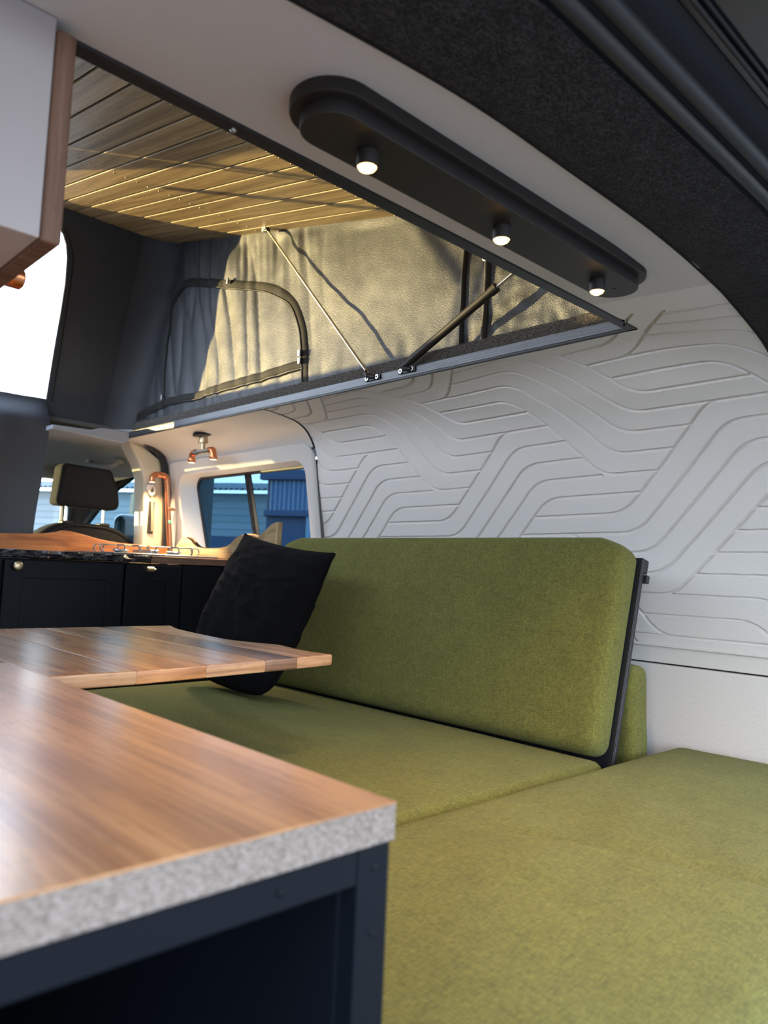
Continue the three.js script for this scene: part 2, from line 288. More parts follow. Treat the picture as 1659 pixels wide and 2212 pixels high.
// routed line pattern: levels k are 44.5 mm apart, one unit is 0.5525 m long
const PITCH = 0.0445, UNIT = 0.5525;
const routed = (() => {
  const zd = [0, 0.0775, 0.153, 0.2275, 0.30], zu = [-0.3805, -0.3055, -0.23, -0.157, -0.085], D = (i, k) => zd[i - 1] + 0.0425 * (12 - k), U = (i, k) => zu[i - 1] + 0.0455 * (k - 5);
  const lines = [
    [[D(5, 13) - UNIT, 13], [D(1, 13), 13], [D(1, 8), 8], [U(1, 8) + UNIT, 8]],
    [[D(5, 14) - UNIT, 14], [D(2, 14), 14], [D(2, 9), 9], [U(1, 9) + UNIT, 9]],
    [[U(5, 3), 15], [D(3, 15), 15], [D(3, 10), 10], [U(1, 10) + UNIT, 10]],
    [[U(5, 4), 16], [D(4, 16), 16], [D(4, 11), 11], [D(1, 11) + UNIT, 11]],
    [[U(5, 5), 17], [D(5, 17), 17], [D(5, 12), 12], [D(1, 12) + UNIT, 12]],
    [[U(1, 11) + 0.075, 11], [U(1, 11), 11], [U(1, 6), 6], [U(5, 6) - UNIT, 6]],
    [[D(1, 10), 10], [U(2, 10), 10], [U(2, 5), 5], [U(5, 5) - UNIT, 5]],
    [[D(1, 9), 9], [U(3, 9), 9], [U(3, 4), 4], [D(5, 16) - UNIT, 4]],
    [[D(1, 8), 8], [U(4, 8), 8], [U(4, 3), 3], [D(5, 15) - UNIT, 3]],
    [[U(1, 7) + UNIT, 7], [U(5, 7), 7], [U(5, 2), 2], [U(5, 2) - 0.08, 2]],
  ];
  const Z0 = -2.12, Z1 = -0.40, T0 = -0.02, T1 = 1.02, R = 1000, nz = Math.round((Z1 - Z0) * R), nt = Math.round((T1 - T0) * R), dist = new Float32Array(nz * nt).fill(9), rad = 7;
  const stamp = (z, t) => {
    const ci = (z - Z0) * R, cj = (t - T0) * R; if (ci < -8 || cj < -8 || ci > nz + 8 || cj > nt + 8) return;
    for (let j = Math.max(0, Math.ceil(cj - rad)); j <= Math.min(nt - 1, cj + rad); j++) for (let i = Math.max(0, Math.ceil(ci - rad)); i <= Math.min(nz - 1, ci + rad); i++) { const d = Math.hypot(i - ci, j - cj), o = j * nz + i; if (d < dist[o]) dist[o] = d; }
  };
  const seg = (a, b) => { const n = Math.max(1, Math.ceil(Math.hypot(b[0] - a[0], b[1] - a[1]) / 0.0008)); for (let i = 0; i <= n; i++) stamp(lerp(a[0], b[0], i / n), lerp(a[1], b[1], i / n)); };
  for (let unit = -3; unit <= 3; unit++) for (let row = -1; row <= 1; row++) for (const l of lines) {
    const p = l.map(([z, k]) => [-1.113 + unit * UNIT + z, (k + row * 12) * PITCH]);
    if (p.every((q) => q[1] < 0.01)) continue;
    let from = p[0];
    for (let c = 1; c <= 2; c++) { // round the two corners
      const a = p[c - 1], b = p[c], d = p[c + 1], la = Math.hypot(a[0] - b[0], a[1] - b[1]), lb = Math.hypot(d[0] - b[0], d[1] - b[1]), cut = Math.min(0.042, la * 0.48, lb * 0.48);
      const q0 = [b[0] + (a[0] - b[0]) * cut / la, b[1] + (a[1] - b[1]) * cut / la], q1 = [b[0] + (d[0] - b[0]) * cut / lb, b[1] + (d[1] - b[1]) * cut / lb];
      seg(from, q0); let pr = q0;
      for (let i = 1; i <= 14; i++) { const s = i / 14, q = [0, 1].map((m) => (1 - s) * (1 - s) * q0[m] + 2 * s * (1 - s) * b[m] + s * s * q1[m]); seg(pr, q); pr = q; }
      from = q1;
    }
    seg(from, p[3]);
  }
  seg([Z0, 0.001], [Z1, 0.001]);
  const at = (z, t) => {
    const x = clamp((z - Z0) * R, 0, nz - 1.001), y = clamp((t - T0) * R, 0, nt - 1.001), i = Math.floor(x), j = Math.floor(y), fx = x - i, fy = y - j, o = j * nz + i;
    return lerp(lerp(dist[o], dist[o + 1], fx), lerp(dist[o + nz], dist[o + nz + 1], fx), fy);
  };
  return (z, t) => { const r = at(z, t); return 0.0056 * (1 - smoothstep(r, 1.7, 3.9)); };
})();
function panelGrid(z0, z1, topX, step) {
  const nz = Math.ceil((z1 - z0) / step), nt = Math.ceil(0.98 / step), pos = [], nor = [], uv = [], idx = [], tLow = -0.0175;
  for (let i = 0; i <= nz; i++) {
    const z = lerp(z0, z1, i / nz), tTop = tAtX(z, topX), sc = 12 * PITCH / tAtY(z, 1.24);
    for (let j = 0; j <= nt; j++) {
      const t = lerp(tLow, tTop, j / nt), e = 0.0009, q = onProfile(z, t), a = onProfile(z, t - 0.004), b = onProfile(z, t + 0.004), zA = onProfile(z - 0.01, t), zB = onProfile(z + 0.01, t);
      const T = V(b[0] - a[0], b[1] - a[1], 0).divideScalar(0.008), Zt = V((zB[0] - zA[0]) / 0.02, (zB[1] - zA[1]) / 0.02, 1), N = V().crossVectors(T, Zt).normalize(); if (N.x > 0) N.negate();
      const ts = t * sc, keep = smoothstep(q[0], 1.272, 1.281), g = keep * routed(z, ts), gt = keep * (routed(z, ts + e) - routed(z, ts - e)) / (2 * e), gz = keep * (routed(z + e, ts) - routed(z - e, ts)) / (2 * e);
      pos.push(q[0] - N.x * g, q[1] - N.y * g, z - N.z * g);
      const n2 = N.clone().addScaledVector(T, gt).addScaledVector(Zt, gz).normalize(); nor.push(n2.x, n2.y, n2.z); uv.push(z, t);
    }
  }
  for (let i = 0; i < nz; i++) for (let j = 0; j < nt; j++) { const a = i * (nt + 1) + j, b = a + 1, c = a + nt + 1, d = c + 1; idx.push(a, c, b, b, c, d); }
  const g = new THREE.BufferGeometry();
  g.setAttribute('position', new THREE.Float32BufferAttribute(pos, 3)); g.setAttribute('normal', new THREE.Float32BufferAttribute(nor, 3)); g.setAttribute('uv', new THREE.Float32BufferAttribute(uv, 2)); g.setIndex(idx);
  return g;
}
const wallRight = struct('wall_right', 'white side wall panel routed with a pattern of angled rounded lines');
mesh('routed_panel', panelGrid(-2.02, -0.735, 1.362, 0.0019), M.wall, wallRight);
mesh('routed_panel', panelGrid(-0.735, -0.42, 1.20, 0.0019), M.wall, wallRight);
mesh('panel_end', grid(1, 60, (u, v) => { const t = lerp(-0.0175, tAtX(-2.02, 1.362), v), q = onProfile(-2.02, t); return V(q[0] + u * 0.03, q[1] + u * 0.004, -2.02); }), M.wall, wallRight);
mesh('panel_lip', bx(1.648, 1.665, 0.686, 0.6935, -2.02, -0.40, 0.002), M.wall, wallRight);
mesh('waist_strip', bx(1.656, 1.675, 0.650, 0.688, -2.02, -0.40, 0.002), M.wall, wallRight);
mesh('lower_board', bx(1.651, 1.675, 0.05, 0.6465, -2.30, -0.40, 0.003), M.wall, wallRight);

// headliner strips round the roof hatch, and the body skin outside them
const ceil = struct('ceiling', 'pale fabric headliner round the roof hatch');
mesh('rear_headliner', grid(60, 12, (u, v) => { const x = lerp(-0.16, 1.2, u), z = lerp(-0.74, -0.42, v), e = prof(0, z)[1]; const q = V(x, lerp(1.332, e, smoothstep(x, 0.95, 1.2)), z); q.u = x; q.v = z; return q; }), M.ceiling, ceil);
mesh('left_headliner', bx(-0.16, 0.23, 1.332, 1.345, -3.1, -0.74, 0.002), M.ceiling, ceil);
mesh('hatch_lining', bx(0.236, 1.36, 1.334, 1.40, -0.732, -0.722, 0.002), M.blackTrim, ceil);
mesh('roof_skin', [bx(-0.2, 1.75, 1.385, 1.405, -0.72, -0.29, 0.004), bx(1.44, 1.78, 1.355, 1.38, -3.12, -0.29, 0.004), bx(-0.2, 0.2, 1.36, 1.385, -3.12, -0.72, 0.004), bx(-0.1, 1.70, 1.37, 1.39, -4.0, -3.1, 0.004)], M.body, ceil);

// cab headliner, falling towards the windscreen and the door
mesh('cab_headliner', grid(40, 40, (u, v) => {
  const x = lerp(-0.1, 1.62, u), z = lerp(-3.08, -4.05, v), side = smoothstep(Math.abs(x - 0.8), 0.55, 0.82), y = 1.335 - 0.05 * v * v - 0.10 * side * side; const q = V(x, y, z); q.u = x; q.v = z; return q;
}), M.cabTrim, ceil);

struct('floor', 'dark wood effect van floor', bx(-0.2, 1.72, -0.04, 0.0, -4.4, -0.28, 0.002), M.floor);
const wallLeft = struct('wall_left', 'plain lined left side of the van');
mesh('lining', [bx(-0.2, -0.12, 0, 1.40, -3.15, -0.28, 0.004)], M.wall, wallLeft);
mesh('door_lower', bx(-0.2, -0.12, 0, 0.86, -4.3, -3.15, 0.004), M.body, wallLeft);
mesh('door_pillar', [bx(-0.2, -0.12, 0.86, 1.40, -3.22, -3.15, 0.004), bx(-0.19, -0.10, 1.31, 1.40, -4.3, -3.15, 0.004)], M.body, wallLeft);
// outer skin on the right, with openings for the side window and the cab door window
const skin = struct('wall_outer', 'painted body side outside the right wall');
mesh('lower_skin', bx(1.76, 1.80, 0, 0.86, -4.4, -0.28, 0.004), M.body, skin);
mesh('rear_quarter_skin', bx(1.69, 1.80, 0.0, 1.38, -2.045, -0.28, 0.004), M.body, skin);
mesh('cant_rail', bx(1.66, 1.80, 1.255, 1.38, -3.3, -2.0, 0.004), M.body, skin);
mesh('cant_rail', bx(1.66, 1.76, 1.262, 1.38, -4.2, -3.3, 0.004), M.body, skin);
mesh('pillar_skin', bx(1.66, 1.80, 0.84, 1.38, -3.30, -3.02, 0.004), M.body, skin);

// ------------------------------------------------------------------ rear header carpet, seals, tailgate
{
  const h = thing('rear_header_trim', 'black carpeted header trim arching over the rear opening', 'trim');
  const pts = [[-0.16, 1.332], [0.3, 1.332], [0.7, 1.332], [1.0, 1.331], ...PB.slice(0, 9)];
  const at = (s) => { const q = cat(pts, s * (pts.length - 1)); return q; };
  mesh('carpet', grid(160, 24, (u, v) => {
    const q = at(u), e = 0.002, a = at(Math.max(0, u - e)), b = at(Math.min(1, u + e)), tx = b[0] - a[0], ty = b[1] - a[1], l = Math.hypot(tx, ty), nx = ty / l, ny = -tx / l;
    const zE = q[0] < 0.65 ? lerp(-0.55, -0.503, smoothstep(q[0], 0.1, 0.65)) : lerp(-0.503, -0.512, smoothstep(q[0], 0.9, 1.5)), z = lerp(zE, -0.362, v), lift = 0.002 + 0.012 * Math.pow(Math.sin(Math.min(1, v * 1.6) * Math.PI / 2), 0.7) + 0.0012 * noise(q[0] * 60, z * 60);
    const p = V(q[0] + nx * lift, q[1] + ny * lift, z); p.u = u * 2.3; p.v = z; return p;
  }), M.carpet, h);
  mesh('carpet_edge', tube(Array.from({ length: 60 }, (_, i) => { const q = at(i / 59); const zE = q[0] < 0.65 ? lerp(-0.55, -0.503, smoothstep(q[0], 0.1, 0.65)) : lerp(-0.503, -0.512, smoothstep(q[0], 0.9, 1.5)); return V(q[0], q[1] - 0.001, zE); }), 0.0035, 160, 6), M.carpet, h);
  for (const [i, [z, dy, r]] of [[-0.352, -0.006, 0.0085], [-0.333, 0.004, 0.0095]].entries()) {
    const s = mesh('tailgate_seal', tube(Array.from({ length: 50 }, (_, k) => { const q = at(k / 49); return V(q[0] * (1 - 0.004 * i), q[1] + dy, z); }), r, 160, 10), M.rubber);
    tag(s, ['soft rubber door seal bead running beside the black header carpet', 'outer rubber door seal bead nearest the open tailgate'][i], 'seal', 'tailgate seals');
  }
  const t = thing('tailgate', 'black raised tailgate with a dark tinted window above the rear opening', 'tailgate', [0, 0, 0]);
  const sh = rrect(-0.25, 1.75, -0.31, 0.85, 0.06); sh.holes.push(rrect(-0.02, 1.52, -0.235, 0.45, 0.08, THREE.Path));
  const tilt = (q) => { const z = q.y; q.set(q.x, 1.372 + q.z + 0.05 * (z + 0.3), z); };
  mesh('inner_panel', smoothN(remap(extr(sh, 0.02, 0.003), tilt), 30), M.gloss, t);
  mesh('trim_bead', tube([V(-0.2, 1.370, -0.293), V(0.7, 1.368, -0.296), V(1.7, 1.368, -0.292)], 0.003, 60, 8), M.rubber, t);
  mesh('trim_bead', tube([V(-0.2, 1.371, -0.285), V(0.7, 1.369, -0.288), V(1.7, 1.369, -0.284)], 0.0022, 60, 8), M.rubber, t);
  mesh('window_bead', tube([V(-0.2, 1.372, -0.24), V(0.7, 1.371, -0.243), V(1.7, 1.372, -0.238)], 0.004, 60, 8), M.rubber, t);
  mesh('pane', remap(extr(rrect(-0.03, 1.53, -0.245, 0.46, 0.08), 0.004, 0), (q) => { tilt(q); q.y += 0.012; }), M.glassDark, t);
}

// ------------------------------------------------------------------ raised roof with timber planks
const roofY = (z) => 1.815 - 0.228 * (z + 1.45);
{
  const roof = struct('ceiling_raised', 'timber planked underside of the raised roof');
  const front = -2.85, back = -0.62, L = back - front, pitch = 0.0722, map = (q) => { q.y += roofY(q.z); q.x -= 0.024 * (q.z + 1.46); };
  const variants = [0, 1, 2, 3, 4].map((k) => {
    const g = new THREE.BoxGeometry(0.0662, 0.009, L, 1, 1, 12).toNonIndexed(); // chamfered lower edges
    const rb = new RoundedBoxGeometry(0.0662, 0.009, L, 2, 0.0028); g.dispose();
    const u = uvm(rb.translate(0, 0.0045, (front + back) / 2), 'z', k * 0.47, k * 0.113 + 0.05);
    return u;
  });
  const plankGeo = variants.map((g) => { const c = g.clone(); remap(c, (q) => { q.y += roofY(q.z); q.x -= 0.024 * (q.z + 1.46); }); return smoothN(c, 40); });
  const screwGeo = new THREE.SphereGeometry(0.003, 8, 5, 0, Math.PI * 2, Math.PI / 2, Math.PI / 2);
  for (let n = -5; n <= 11; n++) {
    const p = mesh('plank', plankGeo[(n * 3 + 20) % 5], M.oak[(n * 7 + 50) % 3], roof);
    p.position.x = 0.561 + n * pitch + pitch / 2;
    for (const z of [-1.49, -2.16]) for (const s of [-0.018, 0.018]) { const k = mesh('screw', screwGeo, M.screw, p); k.position.set(s - 0.024 * (z + 1.46), roofY(z), z); }
  }
  const slab = new RoundedBoxGeometry(1.42, 0.05, L + 0.06, 2, 0.01).translate(0.82, 0.0345, (front + back) / 2);
  mesh('roof_shell', remap(slab, (q) => { q.y += roofY(q.z); }), M.roofBack, roof);
}

// ------------------------------------------------------------------ tent canvas of the raised roof
const frontZ = (y) => -3.12 + (y - 1.36) * 0.35;
const fold = (z, y) => {
  const zone = smoothstep(z, -3.0, -2.75) * (1 - smoothstep(z, -2.05, -1.7)), hi = (y - 1.38) / Math.max(0.1, roofY(z) - 1.38), ridge = (v) => { const a = 1 - Math.abs(v); return a * a; };
  let d = 0.009 * zone * (ridge(noise(z * 6.2 + y * 0.9, y * 1.1 + 3)) - 0.4) + 0.005 * zone * smoothstep(hi, 0.45, 1) * noise(z * 19 + y * 2, y * 1.2);
  d += 0.006 * noise(z * 2.2 + 4, y * 2.4) + 0.0018 * noise(z * 5 - y * 3, y * 5) + 0.0005 * noise(z * 14, y * 12);
  d += 0.004 * (1 - smoothstep(hi, 0, 0.3)) * noise(z * 14 + 7, y * 2) + 0.002 * smoothstep(z, -1.3, -1.1) * noise(z * 22, y * 17);
  return d * smoothstep(hi, -0.02, 0.06) * (1 - 0.7 * smoothstep(hi, 0.92, 1));
};
const canvasX = (z, y) => 1.412 + fold(z, y);
{
  const t = thing('pop_up_tent', 'dark grey tent canvas closing the sides of the raised roof', 'tent canvas');
  const y0 = 1.378, R = 0.13;
  // right side with the front corner turned in one sheet
  mesh('side_panel', grid(420, 90, (u, v) => {
    const zEnd = -0.56, s = u * 2.6, q = V();
    const zc = (y) => frontZ(y) + R, yTop = (z) => roofY(z) + 0.004;
    let z = zEnd - s, y = lerp(y0, yTop(Math.max(z, -2.84)), v);
    const len = zEnd - zc(y);
    if (s <= len) { y = lerp(y0, yTop(Math.max(z, -2.84)), v); q.set(canvasX(z, y), y, z); }
    else { const a = Math.min((s - len) / R, Math.PI / 2), ext = Math.max(0, s - len - R * Math.PI / 2); q.set(1.412 - R + R * Math.cos(a) - ext + fold(zc(y), y) * Math.cos(a), y, zc(y) - R * Math.sin(a)); }
    q.u = s; q.v = y; return q;
  }, true), M.canvas, t);
  // front sheet with its window unzipped
  const fs = new THREE.Shape(); fs.moveTo(0.2, y0); fs.lineTo(1.32, y0); fs.lineTo(1.32, 2.152); fs.lineTo(0.2, 2.152); fs.closePath();
  const hole = new THREE.Path(), hp = [[1.058, 1.445], [1.051, 1.629], [1.046, 1.8], [1.041, 1.892], [1.031, 1.971], [1.018, 2.012], [1.0, 2.044], [0.978, 2.063], [0.94, 2.085], [0.90, 2.108], [0.56, 2.108], [0.48, 2.06], [0.43, 2.02], [0.33, 1.967], [0.215, 1.91], [0.215, 1.42], [0.5, 1.42], [0.9, 1.424]];
  hp.forEach(([x, y], i) => (i ? hole.lineTo(x, y) : hole.moveTo(x, y))); hole.closePath(); fs.holes.push(hole);
  const fg = new THREE.ExtrudeGeometry(fs, { depth: 0.002, bevelEnabled: false });
  mesh('front_panel', smoothN(remap(uvm(fg, 'y'), (q) => { q.z += frontZ(q.y); }), 30), M.canvas, t);
  for (const dx of [0.004, 0.022]) mesh('zip_tape', tube(hp.slice(0, 8).map(([x, y], i) => V(x + dx + 0.002 * Math.sin(i * 2), y, frontZ(y) + 0.004)), 0.0022, 60, 6), dx > 0.01 ? M.zip : M.canvas, t);
  // the unzipped window flap hangs down behind the worktop
  mesh('window_flap', grid(30, 50, (u, v) => {
    const y = lerp(1.45, 0.845, v), edge = lerp(1.058, 1.035, v) + 0.012 * Math.sin(v * 5.2) * (1 - v * 0.4), x = lerp(-0.11, edge, u), z = lerp(-3.085, -3.035, smoothstep(v, 0, 0.18)) + 0.012 * noise(x * 6, y * 1.2) + 0.004 * noise(x * 16, y * 3); const q = V(x, y - 0.02 * (1 - u) * (1 - v), z); q.u = x; q.v = y; return q;
  }, true), M.canvas, t);
  // left side with its side window open, and the low rear sheet
  const ls = new THREE.Shape(); ls.moveTo(-3.1, y0); ls.lineTo(-0.56, y0); ls.lineTo(-0.56, roofY(-0.56)); ls.lineTo(-2.85, roofY(-2.85)); ls.closePath();
  const lh = new THREE.Path(); [[-3.06, 1.40], [-2.885, 1.895], [-2.80, 1.88], [-2.62, 1.83], [-2.0, 1.69], [-1.9, 1.75], [-1.0, 1.56], [-0.82, 1.50], [-0.75, 1.40]].forEach(([z, y], i) => (i ? lh.lineTo(z, y) : lh.moveTo(z, y))); lh.closePath(); ls.holes.push(lh);
  mesh('left_panel', remap(uvm(new THREE.ExtrudeGeometry(ls, { depth: 0.002, bevelEnabled: false }), 'y'), (q) => { q.set(0.19 + q.z, q.y, q.x); }), M.canvas, t);
  mesh('rear_panel', bx(0.19, 1.42, 1.372, roofY(-0.58) + 0.01, -0.582, -0.58, 0.0005), M.canvas, t);
  mesh('tie_strap', smoothN(grid(4, 20, (u, v) => { const y = lerp(1.98, 1.59, v), x = lerp(0.50, 0.215, v) + (u - 0.5) * 0.036; return V(x, y, frontZ(y) + 0.012); }), 60), M.canvas, t);
  // zip tapes, hem band and seams lie on the side panel
  const ribbon = (pts, w, lift, n = 120) => {
    const c = new THREE.CatmullRomCurve3(pts.map(([z, y]) => V(z, y, 0)), false, 'centripetal');
    return smoothN(grid(n, 6, (u, v) => { const p = c.getPoint(u), k = c.getTangent(u), nx = -k.y, ny = k.x, o = (v - 0.5) * w, z = p.x + nx * o, y = p.y + ny * o; const q = V(canvasX(z, y) - lift * Math.min(1, 4 * Math.min(v, 1 - v) + 0.12) - 0.001, y, z); q.u = u; q.v = v * w; return q; }), 80);
  };
  const arc = [[-2.80, 1.485], [-2.80, 1.62], [-2.79, 1.76], [-2.765, 1.86], [-2.71, 1.908], [-2.64, 1.918], [-2.5, 1.882], [-2.33, 1.832], [-2.16, 1.785], [-2.04, 1.738], [-1.95, 1.672], [-1.905, 1.60], [-1.885, 1.52], [-1.872, 1.40]];
  mesh('window_zip', ribbon(arc.slice(3), 0.034, 0.005), M.zip, t);
  mesh('window_zip', ribbon(arc.slice(0, 5), 0.012, 0.004), M.zip, t);
  mesh('zip_teeth', ribbon(arc.slice(3).map(([z, y]) => [z + 0.006 * (z < -2.1 ? -0.3 : -1.2), y - (z < -2.0 ? 0.014 : 0.002)]), 0.006, 0.008), M.blackTrim, t);
  mesh('hem_band', ribbon([[-3.05, 1.425], [-2.8, 1.462], [-2.55, 1.458], [-2.3, 1.462], [-2.1, 1.462], [-1.88, 1.468]], 0.03, 0.005), M.zip, t);
  mesh('hem_cord', ribbon([[-3.05, 1.410], [-2.8, 1.447], [-2.55, 1.443], [-2.3, 1.446], [-2.1, 1.446], [-1.88, 1.452]], 0.008, 0.008), M.blackTrim, t);
  for (const [z, w] of [[-1.228, 0.012], [-1.152, 0.016]]) mesh('seam_tape', ribbon([[z, 1.375], [z - 0.002, 1.45], [z, 1.55], [z + 0.002, 1.72]], w, 0.010, 50), M.blackTrim, t);
  const eye = new THREE.TorusGeometry(0.0075, 0.0028, 8, 20).rotateY(Math.PI / 2); const e = mesh('eyelet', eye, M.bolt, t); e.position.set(1.396, 1.603, -1.148);
  for (const [z, y] of [[-2.33, 1.842], [-2.80, 1.483], [-1.89, 1.50], [-1.888, 1.475]]) { const k = mesh('zip_slider', new RoundedBoxGeometry(0.007, 0.02, 0.012, 2, 0.002), M.steel, t); k.position.set(canvasX(z, y) - 0.014, y, z); }
}

// ------------------------------------------------------------------ hatch frame, felt lip
{
  const h = struct('trim_3', 'dark aluminium frame round the roof hatch opening');
  mesh('side_rail', bx(1.358, 1.366, 1.3345, 1.357, -2.97, -0.73, 0.001), M.alu, h);
  mesh('rail_edge', bx(1.3575, 1.366, 1.3285, 1.3345, -2.97, -0.728, 0.001), M.blackTrim, h);
  mesh('rear_rail', bx(0.236, 1.366, 1.3285, 1.347, -0.749, -0.727, 0.002), M.blackTrim, h);
  mesh('left_rail', bx(0.236, 0.244, 1.3285, 1.357, -2.97, -0.73, 0.001), M.alu, h);
  const dot = mesh('screw_cap', new THREE.SphereGeometry(0.004, 12, 8), M.steel, h); dot.position.set(0.436, 1.3285, -0.738);
  const f = mesh('felt_lip', grid(260, 10, (u, v) => { const z = lerp(-2.97, -0.74, u), y = lerp(1.352, 1.393, v), x = 1.3685 + 0.010 * v * v + 0.002 * noise(z * 50, y * 60) + 0.0015 * noise(z * 140, y * 140); const q = V(x, y, z); q.u = z; q.v = y; return q; }, true), M.greyCarpet);
  tag(f, 'grey felt strip lying along the bottom of the tent canvas', 'felt strip');
  const s = thing('cab_roof_shelf', 'grey plastic roof shelf at the front end of the hatch', 'shelf');
  const ss = new THREE.Shape(); [[1.05, 1.318], [1.34, 1.303], [1.365, 1.325], [1.378, 1.345], [1.372, 1.356], [1.245, 1.353], [1.20, 1.338], [1.05, 1.334]].forEach(([x, y], i) => (i ? ss.lineTo(x, y) : ss.moveTo(x, y)));
  mesh('shelf_body', extr(ss, 0.10, 0.004).translate(0, 0, -3.07), M.greyPlastic, s);
  mesh('catch', bx(1.368, 1.384, 1.335, 1.350, -2.985, -2.965, 0.002), M.steel, s);
}
// struts
function bracketPair(parent, z) { for (const dz of [-0.018, 0.022]) { const b = new THREE.CylinderGeometry(0.0062, 0.0062, 0.003, 20).rotateZ(Math.PI / 2); const m = mesh('bolt', b, M.bolt, parent); m.position.set(1.3520, 1.3485, z + dz); const c = mesh('bolt_socket', new THREE.CylinderGeometry(0.0026, 0.0026, 0.0012, 12).rotateZ(Math.PI / 2), M.blackTrim, m); c.position.x = -0.0018; } mesh('bracket', bx(1.3538, 1.3562, 1.3415, 1.356, z - 0.028, z + 0.032, 0.001), M.blackTrim, parent); }
{
  const r = thing('stay_rod', 'thin chrome stay rod between the planked roof and the hatch rail', 'roof stay');
  mesh('rod', rod(V(1.378, 1.948, -2.075), V(1.347, 1.358, -1.50), 0.0042), M.chrome, r);
  mesh('top_bracket', [bx(1.372, 1.388, 1.948, 1.964, -2.10, -2.078, 0.002)], M.bolt, r);
  mesh('joint', rod(V(1.378, 1.952, -2.09), V(1.378, 1.945, -2.068), 0.007), M.blackTrim, r);
  mesh('joint', [rod(V(1.346, 1.352, -1.503), V(1.346, 1.368, -1.512), 0.0065), rod(V(1.346, 1.353, -1.50), V(1.353, 1.349, -1.482), 0.006)], M.blackTrim, r);
  bracketPair(r, -1.495);
  const g = thing('gas_strut', 'black gas strut between the hatch rail and the raised roof', 'gas strut');
  const a = V(1.345, 1.358, -1.362), b = V(1.352, 1.625, -0.80), k = (s) => a.clone().lerp(b, s);
  mesh('cylinder', [rod(k(0.03), k(0.5), 0.0105), rod(k(0.485), k(0.515), 0.0118)], M.lampBlack, g);
  mesh('piston_rod', rod(k(0.5), k(1), 0.0042), M.steel, g);
  mesh('joint', [rod(k(-0.01), k(0.05), 0.008), rod(V(1.345, 1.352, -1.365), V(1.352, 1.348, -1.345), 0.007)], M.blackTrim, g);
  bracketPair(g, -1.365);
}

// ------------------------------------------------------------------ ceiling light bar with three spots
{
  const g = thing('light_bar', 'long dark brown light bar with rounded ends under the headliner', 'ceiling light');
  const stad = (x0, x1, z0, z1) => rrect(x0, x1, z0, z1, (z1 - z0) / 2 - 0.0005);
  const down = (q, y) => { const z = q.y; q.set(q.x, y - q.z, z); };
  mesh('base', smoothN(remap(extr(stad(0.440, 1.130, -0.668, -0.570), 0.017, 0.002, 32), (q) => down(q, 1.333)), 40), M.lampBlack, g);
  mesh('lower_plate', smoothN(remap(extr(stad(0.452, 1.118, -0.656, -0.582), 0.018, 0.0015, 32), (q) => down(q, 1.3175)), 40), M.lampBlack, g);
  for (const x of [0.539, 0.785, 1.029]) {
    const s = mesh('spot_housing', lathe([[0, 0.020], [0.0115, 0.020], [0.0122, 0.018], [0.0122, 0.0005], [0.0112, 0], [0.0110, 0.003], [0, 0.003]], 28), M.lampBlack, g); s.position.set(x, 1.281, -0.619);
    const l = mesh('lens', lathe([[0, -0.005], [0.005, -0.0043], [0.009, -0.002], [0.0109, 0.001], [0.0109, 0.003], [0, 0.003]], 24), M.lens, s); void l;
    const L = new THREE.SpotLight(WARM, 0.9, 4, 0.95, 0.7, 2); L.position.set(x, 1.278, -0.619); L.target.position.set(x, 0, -0.619); L.castShadow = true; L.shadow.radius = 0.5; scene.add(L, L.target);
  }
  for (const x of [0.49, 1.078]) { const m = mesh('screw', new THREE.CylinderGeometry(0.003, 0.003, 0.001, 12), M.rubber, g); m.position.set(x, 1.2990, -0.617); }
}

// ------------------------------------------------------------------ overhead locker, top left
{
  const g = thing('overhead_locker', 'white overhead locker with brown wooden front board, top left', 'cabinet');
  mesh('carcass', bx(-0.12, 0.2265, 1.119, 1.331, -2.1, -0.71, 0.0015), M.lockerPaint, g);
  mesh('front_board', bx(0.227, 0.246, 1.117, 1.322, -2.1, -0.708, 0.004, 'y'), M.lockerWood, g);
  const k = mesh('knob', lathe([[0, 0.026], [0.009, 0.026], [0.0125, 0.023], [0.0125, 0.006], [0.010, 0.004], [0.007, 0.003], [0.007, 0], [0, 0]], 28).rotateZ(-Math.PI / 2), M.copper, g); k.position.set(0.246, 1.1405, -0.895); k.userData.label = 'copper knob';
}

